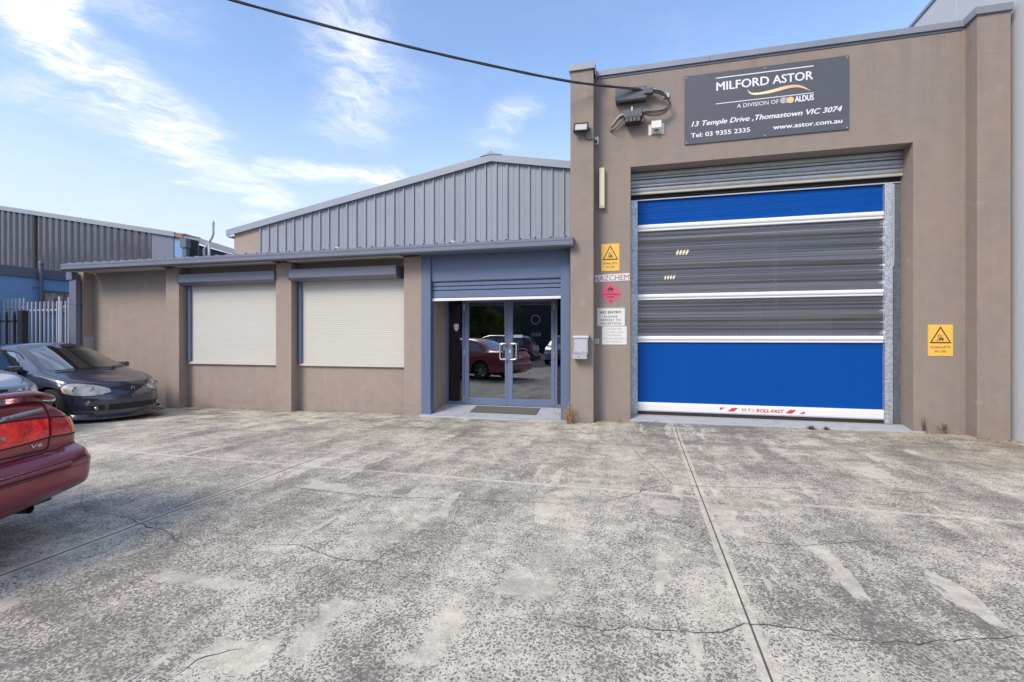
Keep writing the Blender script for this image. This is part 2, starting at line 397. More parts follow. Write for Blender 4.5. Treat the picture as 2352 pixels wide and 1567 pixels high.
def asphalt():
    m, t = newmat('road_asphalt'); p = pos(t)
    n = t.noise(p, 60, 4, .7); b = t.noise(p, .8, 5, .6)
    c = t.mix(n, (.030, .030, .032), (.085, .083, .080)); c = t.mix(t.ramp(b, .4, .7), c, (.07, .068, .066))
    finish(t, n, .4, .005, Base_Color=c, Roughness=.85)
    m, t = newmat('earth'); p = pos(t)
    c = t.mix(t.ramp(t.noise(p, 2, 6, .6), .4, .6), (.10, .085, .06), (.06, .075, .03))
    finish(t, None, Base_Color=c, Roughness=.95)
    m, t = newmat('grass_blade'); p = pos(t)
    c = t.mix(t.noise(p, 3, 5, .6), (.045, .085, .018), (.11, .13, .035))
    finish(t, None, Base_Color=c, Roughness=.8)
    m, t = newmat('leaf'); p = pos(t)
    c = t.mix(t.ramp(t.noise(p, 1.6, 4, .6), .35, .65), (.045, .085, .020), (.13, .18, .040))
    df = t('ShaderNodeBsdfDiffuse', Color=c); tl = t('ShaderNodeBsdfTranslucent', Color=c)
    t('ShaderNodeOutputMaterial', _0=t('ShaderNodeMixShader', _0=.5, _1=df, _2=tl))
asphalt()

# ------------------------------------------------------------------ mesh and object helpers
class MB:
    def __init__(s): s.bm = bmesh.new(); s.mi = 0
    def face(s, pts):
        f = s.bm.faces.new([s.bm.verts.new(p) for p in pts]); return f
    def box(s, x0, x1, y0, y1, z0, z1, bev=0.0):
        v = [s.bm.verts.new((x, y, z)) for x in (x0, x1) for y in (y0, y1) for z in (z0, z1)]
        fs = [s.bm.faces.new([v[i] for i in q]) for q in ((0, 1, 3, 2), (4, 6, 7, 5), (0, 4, 5, 1), (2, 3, 7, 6), (0, 2, 6, 4), (1, 5, 7, 3))]
        if bev:
            ed = list({e for f in fs for e in f.edges})
            bmesh.ops.bevel(s.bm, geom=ed, offset=bev, segments=2, affect='EDGES', profile=.6)
        return s
    def prism(s, poly, axis, a, b):
        """poly: 2-D points; axis 'x','y','z' is the extrusion axis from a to b"""
        def P(p, k): return {'x': (k, p[0], p[1]), 'y': (p[0], k, p[1]), 'z': (p[0], p[1], k)}[axis]
        A = [s.bm.verts.new(P(p, a)) for p in poly]; B = [s.bm.verts.new(P(p, b)) for p in poly]
        s.bm.faces.new(A); s.bm.faces.new(B[::-1]); n = len(poly)
        for i in range(n): s.bm.faces.new([A[i], B[i], B[(i+1) % n], A[(i+1) % n]])
        return s
    def tube(s, pts, r, n=8, cap=True):
        pts = [Vector(p) for p in pts]; rs = r if isinstance(r, (list, tuple)) else [r]*len(pts)
        rings = []; up = None
        for i, p in enumerate(pts):
            d = (pts[min(i+1, len(pts)-1)] - pts[max(i-1, 0)]).normalized()
            if up is None: up = Vector((0, 0, 1)) if abs(d.z) < .9 else Vector((1, 0, 0))
            a = d.cross(up).normalized(); up = a.cross(d).normalized()
            rings.append([s.bm.verts.new(p + (a*math.cos(2*math.pi*k/n) + up*math.sin(2*math.pi*k/n))*rs[i]) for k in range(n)])
        for A, B in zip(rings, rings[1:]):
            for k in range(n): s.bm.faces.new([A[k], A[(k+1) % n], B[(k+1) % n], B[k]])
        if cap: s.bm.faces.new(rings[0][::-1]); s.bm.faces.new(rings[-1])
        return s
    def lathe(s, prof, c, axis='z', n=24, cap=False):
        """prof: (radius, height) pairs turned round AXIS through point c"""
        rings = []
        for r, h in prof:
            ring = []
            for k in range(n):
                u, v = r*math.cos(2*math.pi*k/n), r*math.sin(2*math.pi*k/n)
                ring.append(s.bm.verts.new(Vector(c) + Vector({'z': (u, v, h), 'y': (u, h, v), 'x': (h, u, v)}[axis])))
            rings.append(ring)
        for A, B in zip(rings, rings[1:]):
            for k in range(n): s.bm.faces.new([A[k], A[(k+1) % n], B[(k+1) % n], B[k]])
        if cap: s.bm.faces.new(rings[0]); s.bm.faces.new(rings[-1])
        return s

def tag(o, label=None, cat=None, group=None, kind=None):
    for k, v in (('label', label), ('category', cat), ('group', group), ('kind', kind)):
        if v: o[k] = v
    return o
def thing(name, loc, label, cat, group=None):
    o = bpy.data.objects.new(name, None); COL.objects.link(o); o.location = loc; o.empty_display_size = .2
    o['wloc'] = list(loc)
    return tag(o, label, cat, group)
def put(name, mb, mat, parent=None, smooth=False, local=False):
    """link one mesh; vertices are given in world metres unless local"""
    bm = mb.bm if isinstance(mb, MB) else mb
    bmesh.ops.recalc_face_normals(bm, faces=bm.faces)
    if smooth:
        for f in bm.faces: f.smooth = True
        if smooth != 'all':
            for e in bm.edges:
                if len(e.link_faces) == 2 and e.calc_face_angle(0) > R(38): e.smooth = False
    pw = Vector(parent['wloc']) if (parent is not None and not local) else Vector((0, 0, 0))
    if local: c = Vector((0, 0, 0))
    else:
        vs_ = [v.co for v in bm.verts]
        c = Vector([(min(v[i] for v in vs_) + max(v[i] for v in vs_))/2 for i in range(3)])
        bmesh.ops.translate(bm, verts=bm.verts, vec=-c)
    me = bpy.data.meshes.new(name); bm.to_mesh(me); bm.free()
    me.materials.append(MATS[mat]); o = bpy.data.objects.new(name, me); COL.objects.link(o)
    if parent is not None: o.parent = parent
    o.location = c - pw
    o['wloc'] = list(c) if not local else [0, 0, 0]
    return o
def bx(name, mat, parent, x0, x1, y0, y1, z0, z1, bev=0.0):
    return put(name, MB().box(x0, x1, y0, y1, z0, z1, bev), mat, parent)

_tcache = {}
def text_bm(string, bold=0.0, shear=0.0, spacing=1.0):
    cu = bpy.data.curves.new('lettering_curve', 'FONT'); cu.body = string; cu.size = 1.0; cu.offset = bold; cu.shear = shear
    cu.resolution_u = 3; cu.space_character = spacing; cu.fill_mode = 'FRONT'
    o = bpy.data.objects.new('lettering_curve', cu); COL.objects.link(o)
    dg = bpy.context.evaluated_depsgraph_get(); me = bpy.data.meshes.new_from_object(o.evaluated_get(dg))
    bm = bmesh.new(); bm.from_mesh(me)
    bpy.data.objects.remove(o); bpy.data.curves.remove(cu); bpy.data.meshes.remove(me)
    return bm
def lettering(string, u0, u1, z0, z1, v, mat, parent, bold=.01, shear=0.0, desc=False, spacing=1.0, slope=0.0, name='lettering', face=-1):
    """flat print facing -Y (or +Y): u0..u1 wide, baseline z0, cap height to z1"""
    bm = text_bm(string, 0.0, shear, spacing)
    xs = [w.co.x for w in bm.verts]; x0, x1 = min(xs), max(xs)
    cap = .729
    if bold > .008:
        src = list(bm.faces)
        for kx, ky in ((-1, 0), (1, 0), (0, -.6), (0, .6)):
            q = bmesh.ops.duplicate(bm, geom=src)
            for w in [g for g in q['geom'] if isinstance(g, bmesh.types.BMVert)]:
                w.co.x += kx*bold*.8; w.co.y += ky*bold*.8; w.co.z += .01*(2+kx+ky)
    for w in bm.verts:
        fx = (w.co.x - x0)/(x1 - x0)
        u = u0 + fx*(u1-u0) if face < 0 else u1 - fx*(u1-u0)
        w.co = Vector((u, v+face*w.co.z*.01, z0 + (w.co.y+0.0)/cap*(z1-z0) + slope*fx))
    return put(name, bm, mat, parent)

# ------------------------------------------------------------------ ground, driveway, road
def lerp_tab(tab, x):
    if x <= tab[0][0]: return tab[0][1]
    for (a, A), (b, B) in zip(tab, tab[1:]):
        if x <= b: return A + (B-A)*(x-a)/(b-a)
    return tab[-1][1]
def sm(a, b, x):
    k = max(0.0, min(1.0, (x-a)/(b-a))); return k*k*(3-2*k)
def gz(u, v):
    left = lerp_tab(((-13, -.12), (-9.9, -.10), (-7, -.065), (-4, -.02), (-1, 0), (6, 0)), u)
    right = lerp_tab(((-1.4, 0), (-.9, .03), (-.1, .055), (1.5, .045), (3.8, .062), (4.43, .06), (5.2, .035)), u)
    return left*sm(-3.4, 0, v) + right*sm(-1.3, -.05, v)

def build_ground():
    m = MB(); m.box(-400, 400, -600, 500, -.60, -.30); g = put('ground', m, 'earth'); tag(g, kind='structure')
    m = MB(); m.box(-60, 40, -22.4, -13.35, -.30, -.10); g = put('road', m, 'road_asphalt'); tag(g, kind='structure')
    m = MB(); m.box(-60, 40, -13.35, -13.18, -.30, .0, .02); g = put('kerb', m, 'bare_concrete'); tag(g, kind='structure')
    m = MB(); m.box(-60, 40, -22.6, -22.4, -.30, .0, .02); g = put('kerb', m, 'bare_concrete'); tag(g, kind='structure')
    pav = bpy.data.objects.new('driveway', None); COL.objects.link(pav); pav['wloc'] = [0, 0, 0]; tag(pav, kind='structure')
    us = (-15.0, -11.9, -7.9, -3.7, .53, 4.86); vv = (-13.17, -8.6, -3.6, .22)
    g = .0055
    for a, b in zip(us, us[1:]):
        for c, d in zip(vv, vv[1:]):
            bm = bmesh.new(); nx = max(2, int((b-a)/.3)); ny = max(2, int((d-c)/.12)) if d > -3 else max(2, int((d-c)/.5))
            ga = .010 if a == -3.7 else g; gb = .010 if b == -3.7 else g
            X = [a+ga+(b-a-ga-gb)*i/nx for i in range(nx+1)]; Y = [c+g+(d-c-2*g)*j/ny for j in range(ny+1)]
            def P(x, y):
                e = min(x-a-ga, b-gb-x, y-c-g, d-g-y)
                return (x, y, gz(x, y) - (.004 if e < .001 else 0))
            V = [[bm.verts.new(P(x, y)) for y in Y] for x in X]
            for i in range(nx):
                for j in range(ny): bm.faces.new([V[i][j], V[i+1][j], V[i+1][j+1], V[i][j+1]])
            rim = [V[i][0] for i in range(nx+1)] + [V[nx][j] for j in range(1, ny+1)] + [V[i][ny] for i in range(nx-1, -1, -1)] + [V[0][j] for j in range(ny-1, 0, -1)]
            low = [bm.verts.new((w.co.x, w.co.y, -.30)) for w in rim]
            for k in range(len(rim)):
                bm.faces.new([rim[k], low[k], low[(k+1) % len(rim)], rim[(k+1) % len(rim)]])
            put('slab', bm, 'driveway_concrete', pav)
    # dirt packed in the joints
    m = MB()
    for u in us[1:-1]:
        w = .011 if u == -3.7 else .006; prev = None
        for k in range(67):
            v = -13.1+13.3*k/66; z = gz(u, v)-(.0045 if u == -3.7 else .006)
            cur_ = [m.bm.verts.new((u-w, v, z)), m.bm.verts.new((u+w, v, z))]
            if prev: m.bm.faces.new([prev[0], prev[1], cur_[1], cur_[0]])
            prev = cur_
    for v in vv[1:-1]: m.box(-14.9, 4.8, v-g, v+g, -.29, -.02)
    put('joint_filling', m, 'joint_dirt', pav)['kind'] = 'stuff'
    # cracks: thin ragged grooves following the slab
    cracks = CRACKS
    m = MB(); r = random.Random(3)
    for c in cracks:
        pts = []
        for p, q in zip(c, c[1:]):
            n = max(2, int(math.dist(p, q)/.035))
            for k in range(n):
                f = k/n; s = math.dist(p, q)
                pts.append((p[0]+(q[0]-p[0])*f + r.uniform(-1, 1)*.011, p[1]+(q[1]-p[1])*f + r.uniform(-1, 1)*.011))
        pts.append(c[-1]); N = len(pts); prev = None
        for i, p in enumerate(pts):
            a = pts[max(0, i-1)]; b = pts[min(N-1, i+1)]; d = Vector((b[0]-a[0], b[1]-a[1])); d.normalize(); nn = Vector((-d.y, d.x))
            w = .0030*min(1, 5*min(i, N-1-i)/N + .15)*r.uniform(.35, 1.45)
            L = m.bm.verts.new((p[0]+nn.x*w, p[1]+nn.y*w, gz(*p)+.0015)); K = m.bm.verts.new((p[0]-nn.x*w, p[1]-nn.y*w, gz(*p)+.0015))
            if prev: m.bm.faces.new([prev[0], L, K, prev[1]])
            prev = (L, K)
    put('crack', m, 'crack_dirt', pav)['kind'] = 'stuff'
    # round drain stain / patch in the slab
    m = MB(); m.lathe([(0.001, .002), (.085, .002)], (-2.13, -4.16, 0), 'z', 20); put('patch', m, 'crack_soft', pav)
    # far side: footpath and nature strip
    m = MB(); m.box(-60, -15.0, -13.17, -4.0, -.30, -.06); g_ = put('gravel_yard', m, 'road_asphalt'); tag(g_, kind='structure')
    m = MB(); m.box(-60, 40, -40, -22.6, -.30, -.04); g_ = put('far_yard', m, 'bare_concrete'); tag(g_, kind='structure')
    bm = bmesh.new(); r = random.Random(11)
    for k in range(9000):
        x = r.uniform(-24, 6); y = r.uniform(-25.6, -22.7); a = r.uniform(0, 6.28); h = r.uniform(.05, .14)
        c_, s_ = math.cos(a)*.012, math.sin(a)*.012
        bm.faces.new([bm.verts.new((x-c_, y-s_, -.05)), bm.verts.new((x+c_, y+s_, -.05)), bm.verts.new((x+r.uniform(-.04, .04), y+r.uniform(-.04, .04), h-.05))])
    tag(put('grass', bm, 'grass_blade'), kind='stuff')
simple('joint_dirt', (.095, .090, .070), .95, var=.5, scale=9)
simple('crack_dirt', (.055, .053, .050), .95, var=.3)
simple('crack_soft', (.235, .225, .205), .9, var=.3, scale=14)
CRACKS = [[(-4.992, -4.899), (-4.593, -5.18), (-4.369, -5.281), (-3.879, -5.3), (-3.664, -5.381), (-3.37, -5.432), (-3.102, -5.557), (-2.876, -5.592)],
 [(-3.678, -4.302), (-3.411, -4.231), (-3.152, -4.305), (-2.561, -4.347), (-2.132, -4.333), (-1.748, -4.256), (-1.357, -4.212), (-0.796, -4.121), (-0.458, -4.143)],
 [(-2.538, -5.459), (-2.249, -5.383), (-2.105, -5.436), (-1.861, -5.503), (-1.655, -5.48), (-1.493, -5.498)],
 [(-0.175, -1.287), (-0.051, -2.047), (0.141, -2.628), (0.289, -3.254), (0.524, -3.292), (0.919, -3.23), (1.702, -3.064), (2.045, -3.092), (2.251, -3.089), (2.638, -2.909), (3.441, -2.671)],
 [(-0.343, -4.001), (-0.112, -3.763), (0.08, -3.479), (0.284, -3.327)],
 [(-0.72, -5.814), (-0.66, -5.858), (-0.402, -5.81), (-0.183, -5.845), (-0.062, -5.769), (0.184, -5.748), (0.364, -5.718), (0.502, -5.602), (0.683, -5.58), (0.815, -5.581), (0.95, -5.616), (1.232, -5.568), (1.444, -5.485), (1.766, -5.373), (3.0, -5.2)],
 [(0.101, -4.2), (0.292, -4.291), (0.464, -4.419)], [(0.643, -4.413), (0.791, -4.529), (1.09, -4.522), (1.435, -4.359), (1.628, -4.27)],
 [(1.25, -.95), (1.5, -1.75), (1.746, -2.2), (1.837, -2.533)], [(-1.892, -6.655), (-1.882, -6.522), (-1.839, -6.45), (-1.749, -6.395)],
 [(1.30, .02), (1.36, -.3), (1.29, -0.588)], [(2.2, 0.0), (2.3, -0.415), (2.421, -0.887)], [(.75, -.02), (.9, -.10), (1.3, -.05), (2.0, -.08), (2.6, -.05)],
 [(1.62, -.75), (1.72, -1.15), (1.80, -1.3)]]
build_ground()

# ------------------------------------------------------------------ the factory building
F = thing('factory_building', (-3.9, 2.0, 0), 'taupe factory with low shuttered office, blue glass entrance and tall roller door bay', 'factory')
def wall_office(*a, name='wall', mat='wall_paint_office'): return bx(name, mat, F, *a)
wall_office(-12.49, -3.95, .22, .42, -.3, 2.99)
wall_office(-12.49, -12.29, .42, 14, -.3, 2.99)
for a, b, d in ((-12.49, -12.33, .217), (-9.923, -9.565, .217), (-7.092, -6.73, .217), (-4.256, -3.90, .217)):
    put('pilaster', MB().box(a, b, 0, d, -.3, 2.925), 'wall_paint_office', F)
put('pilaster_stub', MB().box(-12.331, -12.317, .004, .215, -.2, 1.44, .003), 'bare_concrete', F)
# soffit sheets between the pilasters, fascia and gutter
for a, b in ((-12.32, -9.93), (-9.56, -7.10), (-6.72, -4.262)):
    n = 2
    for k in range(n):
        w = (b-a)/n
        bx('soffit_panel', 'soffit_white', F, a+k*w+.008, a+(k+1)*w-.008, -.235, .216, 2.925, 2.937)
bx('fascia_board', 'gutter_paint', F, -12.52, -1.13, -.250, -.236, 2.915, 3.04)
bx('entrance_soffit', 'gutter_paint', F, -3.89, -1.13, -.235, .6, 2.925, 2.94)
gp = [(-.252, 3.045), (-.372, 3.062), (-.386, 3.055), (-.386, 3.012), (-.380, 3.008), (-.380, 2.985), (-.388, 2.980), (-.388, 2.937), (-.360, 2.915), (-.252, 2.915)]
gp2 = [(-.262, 3.03), (-.262, 2.925), (-.36, 2.925), (-.374, 2.94), (-.374, 3.03)]
put('gutter', MB().prism([(y, z) for y, z in gp], 'x', -12.45, -6.60), 'gutter_paint', F)
put('gutter', MB().prism([(y, z) for y, z in gp], 'x', -6.596, -1.056), 'gutter_paint', F)
bx('gutter_end', 'gutter_paint', F, -1.055, -1.050, -.392, -.25, 2.91, 3.066)
bx('gutter_end', 'gutter_paint', F, -12.455, -12.450, -.392, -.25, 2.91, 3.066)
# ribbed low roof
m = MB(); x = -12.4
bm = m.bm; zs, ze = 3.058, 3.17
def strip(pts, y0, y1, za, zb, mb):
    A = [mb.bm.verts.new((p[0], y0, p[1]+za)) for p in pts]; B = [mb.bm.verts.new((p[0], y1, p[1]+zb)) for p in pts]
    for i in range(len(pts)-1): mb.bm.faces.new([A[i], A[i+1], B[i+1], B[i]])
prof = []
while x < -1.20:
    prof += [(x, 0), (x+.008, .040), (x+.035, .040), (x+.05, 0)]; x += .2545
prof.append((-1.12, 0))
strip(prof, -.30, 1.99, zs, ze, m)
put('roof', m, 'white_metal', F)
m = MB(); x = -12.4
while x < -1.20: m.prism([(x+.006, 0), (x+.010, .037), (x+.033, .037), (x+.044, 0)], 'y', -.294, -.27); x += .2545
for v_ in m.bm.verts: v_.co.z += zs+.001
o = put('rib_end', m, 'rubber', F); o['kind'] = 'stuff'
for u_, z_ in ((-5.864, 3.12), (-3.386, 3.12)):
    put('roof_vent', MB().lathe([(.001, 0), (.05, 0), (.05, .085), (.06, .09), (.06, .115), (.001, .12)], (u_, .3, z_), 'z', 14), 'cable_pale', F, True)
# downpipe with rain head on the corner
m = MB().box(-12.63, -12.45, -.16, -.03, 2.74, 2.912); dp = put('downpipe', m, 'gutter_paint', F)
m = MB().box(-12.585, -12.37, -.13, -.03, -.12, 2.738, .008); put('downpipe', m, 'gutter_paint', F)
for z in (2.18, .9): bx('pipe_strap', 'gutter_paint', F, -12.60, -12.34, -.137, -.0, z, z+.03)

# gable wall of the workshop behind
GY = 2.0
def rake(u): return 4.186+(u+10.272)*.1773 if u < -3.158 else 5.447-(u+3.158)*.1805
bx('wall', 'wall_paint_office', F, -10.094, -9.30, GY, GY+.2, 2.9, 4.05)
put('wall', MB().prism([(-10.094, 4.05), (-9.30, 4.05), (-9.30, rake(-9.3)-.06), (-10.094, rake(-10.094)-.06)], 'y', GY, GY+.2), 'wall_paint_office', F)
u = -9.295; k = 0
edges = [-9.291+.2487*i for i in range(32)]
for i, a in enumerate(edges):
    b = a+.2487
    if a > -1.25: break
    b = min(b, -1.12)
    # pan with a narrow upstand rib at its left edge and a shallow centre swage
    pr = [(a+.001, .014), (a+.004, -.032), (a+.034, -.032), (a+.040, .0), (a+.105, .0), (a+.115, -.005), (a+.150, -.005), (a+.160, .0), (b-.001, .0)]
    m = MB()
    lo = [m.bm.verts.new((x, GY+y, 3.10)) for x, y in pr if x <= b]; hi = [m.bm.verts.new((x, GY+y, rake(x)-.09)) for x, y in pr if x <= b]
    lob = [m.bm.verts.new((p.co.x, GY+.06, 3.10)) for p in lo]; hib = [m.bm.verts.new((p.co.x, GY+.06, p.co.z)) for p in hi]
    for j in range(len(lo)-1):
        m.bm.faces.new([lo[j], lo[j+1], hi[j+1], hi[j]]); m.bm.faces.new([hi[j], hi[j+1], hib[j+1], hib[j]])
    m.bm.faces.new([lo[0], hi[0], hib[0], lob[0]]); m.bm.faces.new([lo[-1], lob[-1], hib[-1], hi[-1]])
    put('cladding_panel', m, 'cladding_paint', F)
m = MB()
for i, a in enumerate(edges):
    if a > -1.25: break
    m.lathe([(.001, -.040), (.009, -.036), (.009, -.030)], (a+.019, GY, 3.64), 'y', 6)
o = put('screw', m, 'rubber', F); o['kind'] = 'stuff'
def barge(pts, zt, zb, y0, y1, name, mat, parent):
    poly = [(x, f) for x, f in pts]
    top = [(x, z+zt) for x, z in pts]; bot = [(x, z+zb) for x, z in pts][::-1]
    return put(name, MB().prism(top+bot, 'y', y0, y1), mat, parent)
barge([(-10.272, rake(-10.272)), (-7.1, rake(-7.1))], 0, -.155, GY-.085, GY-.06, 'barge_flashing', 'barge_paint', F)
barge([(-7.097, rake(-7.097)), (-3.158, rake(-3.158))], 0, -.155, GY-.085, GY-.06, 'barge_flashing', 'barge_paint', F)
barge([(-3.157, rake(-3.158)), (-1.12, rake(-1.12))], 0, -.155, GY-.085, GY-.06, 'barge_flashing', 'barge_paint', F)
barge([(-10.272, rake(-10.272)-.0), (-3.158, rake(-3.158))], -.004, -.03, GY-.058, GY+14, 'roof', 'barge_paint', F)
barge([(-3.157, rake(-3.158)), (-1.12, rake(-1.12))], -.004, -.03, GY-.058, GY+14, 'roof', 'barge_paint', F)
put('ridge_cap', MB().prism([(-3.40, 5.41), (-3.22, 5.47), (-3.158, 5.525), (-3.09, 5.47), (-2.90, 5.405), (-3.158, 5.435)], 'y', GY-.10, GY+14), 'barge_paint', F)
m = MB().box(-10.25, -10.11, GY-.058, GY+14, 4.0, 4.03); put('eave_gutter', m, 'barge_paint', F)

# tall loading bay section
W = 'wall_paint_bay'
bx('wall', W, F, -.90, -.15, 0, .34, -.2, 4.237); bx('wall', W, F, 3.807, 4.60, 0, .60, -.2, 4.237)
bx('wall', W, F, -.90, 4.60, 0, .26, 4.2375, 5.80)
bx('wall', W, F, -1.11, -.91, .05, 14, 2.0, 5.80); bx('wall', W, F, -1.11, -.91, .75, 14, -.2, 1.999)
put('pilaster', MB().box(-1.111, -.733, -.246, .045, -.2, 5.81, .005), W, F)
put('pilaster', MB().box(4.431, 4.803, -.246, .3, -.2, 5.81, .005), W, F)
bx('wall', W, F, 4.61, 4.80, .31, 14, -.2, 5.80)
bx('lintel_lining', 'neighbour_trim', F, -.15, 3.807, .262, .9, 4.30, 4.34)
cm = 'coping_metal'
def coping(x0, x1, y0, y1, zb, zt, dn=.0):
    put('parapet_coping', MB().prism([(y0, zb), (y0-.004, zb+.004), (y0-.004, zt-.006), (y0, zt), (y1, zt+.01), (y1, zb)], 'x', x0, x1), cm, F)
coping(-1.128, -.706, -.275, .10, 5.805, 5.908)
coping(-.704, 1.06, -.032, .30, 5.790, 5.880); coping(1.064, 4.398, -.032, .30, 5.790, 5.882)
coping(4.402, 4.815, -.275, .31, 5.800, 5.902)
bx('parapet_coping', cm, F, -.704, -.698, -.272, -.036, 5.70, 5.879)
for a, b in ((-.70, 4.39),): bx('coping_shadow', 'neighbour_trim', F, a, b, -.012, -.002, 5.755, 5.789)  # dark strip added as the shadow line beneath the coping
bx('threshold_slab', 'bare_concrete', F, -.152, 3.95, .225, 1.2, -.1, .112)
put('threshold_slab', MB().prism([(-.03, -.1), (-.03, .066), (-.02, .072), (.224, .104), (.224, -.1)], 'x', -.152, 3.96), 'porch_paint', F)

# ---- steel roller shutter, rolled up behind the lintel
rs = thing('roller_shutter', (1.83, .3, 4.0), 'grey steel roller shutter rolled up under the lintel of the loading bay', 'roller shutter')
z = 3.887
for k in range(6):
    h = (.082, .050, .082, .050, .082, .05)[k]
    b_ = .02
    pr = [(.300, z), (.300-b_*.9, z+h*.25), (.300-b_, z+h*.5), (.300-b_*.9, z+h*.8), (.300, z+h-.004), (.315, z+h-.004), (.315, z)]
    if z < 4.3: put('slat', MB().prism(pr, 'x', -.148, 3.805), 'curtain_steel', rs, True)
    z += h
put('bottom_rail', MB().box(-.148, 3.805, .270, .318, 3.846, 3.884, .006), 'aged_rail', rs)

# ---- two window shutters
def window_shutter(u0, u1, ub0, ub1, yb, label):
    t = thing('window_shutter', ((u0+u1)/2, .2, .86), label, 'shutter', 'cream roller shutters over the office windows')
    # hood with chamfered underside
    pr = [(.216, 2.765), (yb, 2.765), (yb, 2.600), (yb+.085, 2.545), (.216, 2.545)]
    h = put('hood', MB().prism(pr, 'x', ub0, ub1), 'gutter_paint', t)
    put('end_cap', MB().prism([(.214, 2.771), (yb-.006, 2.771), (yb-.006, 2.596), (yb+.08, 2.539), (.214, 2.539)], 'x', ub0-.006, ub0-.001), 'neighbour_trim', t)
    put('end_cap', MB().prism([(.214, 2.771), (yb-.006, 2.771), (yb-.006, 2.596), (yb+.08, 2.539), (.214, 2.539)], 'x', ub1+.001, ub1+.006), 'neighbour_trim', t)
    # slats: joined, each well under ten pixels high
    m = MB(); z = .905; p = .0405
    while z < 2.55:
        zt = min(z+p, 2.56)
        m.prism([(.1992, z+.0006), (.1985, z+.003), (.1980, z+p*.5), (.1985, zt-.003), (.1992, zt-.0006), (.204, zt-.001), (.204, z+.001)], 'x', u0+.02, u1-.012); z += p
    o = put('slat', m, 'shutter_cream', t, True); o['kind'] = 'stuff'
    put('bottom_bar', MB().box(u0-.045, u1, .168, .210, .852, .903, .006), 'shutter_cream', t)
    bx('guide_rail', 'door_blue', t, u0-.042, u0+.018, .150, .212, .903, 2.545)
    if u1 > -5: bx('guide_rail', 'door_blue', t, u1-.010, u1+.012, .165, .212, .903, 2.545)
    return t
window_shutter(-9.455, -7.12, -9.548, -7.10, -.050, 'lowered cream shutter under a blue-grey hood between the two left pilasters')
window_shutter(-6.640, -4.285, -6.716, -4.375, -.100, 'lowered cream shutter under a deeper blue-grey hood beside the blue entrance')

# ---- entrance
bx('porch_wall', 'wall_paint_office', F, -3.949, -3.714, .13, .90, -.2, 2.93)
bx('porch_wall', 'wall_paint_office', F, -1.302, -1.115, .13, .749, -.2, 2.93)
put('entrance_post', MB().box(-3.888, -3.712, -.022, .129, -.15, 2.922, .004), 'door_blue_worn', F)
put('entrance_post', MB().box(-1.306, -1.148, -.022, .129, -.15, 2.922, .004), 'door_blue_worn', F)
bx('header_panel', 'door_blue', F, -3.710, -1.308, .020, .055, 2.460, 2.922)
bx('header_edge', 'neighbour_trim', F, -3.710, -1.308, .030, .050, 2.446, 2.4595)
bx('porch_ceiling', 'soffit_white', F, -3.70, -1.31, .16, .9, 2.60, 2.63)
put('porch_slab', MB().prism([(-.115, -.1), (-.115, .0), (-.105, .008), (.05, .022), (.66, .112), (.9, .114), (.9, -.1)], 'x', -3.89, -1.118), 'porch_paint', F)
es = thing('entrance_shutter', (-2.51, .08, 2.1), 'blue roller shutter raised above the glass entrance doors', 'roller shutter')
for z0, z1 in ((2.362, 2.443), (2.288, 2.357), (2.146, 2.283)):
    put('slat', MB().prism([(.085, z0), (.060, z0+.004), (.052, z0+.012), (.052, z1-.012), (.060, z1-.003), (.085, z1)], 'x', -3.708, -1.310), 'door_blue', es)
put('bottom_rail', MB().box(-3.708, -1.310, .045, .088, 2.094, 2.143, .006), 'bar_white', es)

ed = thing('entrance_doors', (-2.46, .74, .115), 'pair of blue framed glass entrance doors with tall steel pull handles', 'doors')
Y0, Y1 = .715, .765
def mem(name, a, b, z0, z1, y0=Y0, y1=Y1, par=ed, mat='door_blue'): return put(name, MB().box(a, b, y0, y1, z0, z1, .003), mat, par)
mem('frame', -3.713, -3.667, .115, 2.58); mem('frame', -3.372, -3.334, .115, 2.58); mem('frame', -1.540, -1.488, .115, 2.58); mem('frame', -1.335, -1.304, .115, 2.58)
mem('frame', -3.666, -3.373, .115, .170); mem('frame', -1.487, -1.336, .115, .170); mem('frame', -3.333, -1.541, 2.176, 2.24)
for a, b, g0, g1 in ((-3.328, -2.4615, -3.236, -2.502), (-2.4575, -1.546, -2.350, -1.606)):
    d = mem('door_leaf', a, g0, .120, 2.17, Y0+.004, Y1-.004)
    for q in ((g1, b, .120, 2.17), (g0+.0005, g1-.0005, .120, .252), (g0+.0005, g1-.0005, 2.10, 2.17)):
        s_ = mem('door_rail', q[0], q[1], q[2], q[3], Y0+.004, Y1-.004)
    bx('glass_pane', 'door_glass', ed, g0+.001, g1-.001, .738, .746, .253, 2.099)
bx('glass_pane', 'side_glass', ed, -3.666, -3.373, .738, .746, .171, 2.58)
bx('glass_pane', 'side_glass', ed, -1.487, -1.336, .738, .746, .171, 2.58)
for a, b in ((-2.470, -2.585), (-2.375, -2.262)):
    put('handle', MB().tube([(a, .715, 1.305), (a, .665, 1.305), (a+(b-a)*.25, .655, 1.305), (b-(b-a)*.15, .655, 1.303), (b, .655, 1.275), (b, .655, 1.035), (b-(b-a)*.15, .655, 1.008), (a+(b-a)*.25, .655, 1.005), (a, .665, 1.005), (a, .715, 1.005)], .0135, 8), 'steel', ed, True)
for x, zz in ((-3.331, (2.02, 1.12, .23)), (-1.543, (2.0, 1.10, .22))):
    for z in zz: put('hinge', MB().lathe([(.001, -.06), (.011, -.06), (.011, .06), (.001, .06)], (x, .708, z), 'z', 8), 'steel', ed)
bx('lock', 'print_white', ed, -2.412, -2.392, .712, .714, 1.135, 1.185)
mem('letter_slot', -2.348, -2.16, 1.42, 1.475, .733, .7365, ed, 'print_silver')
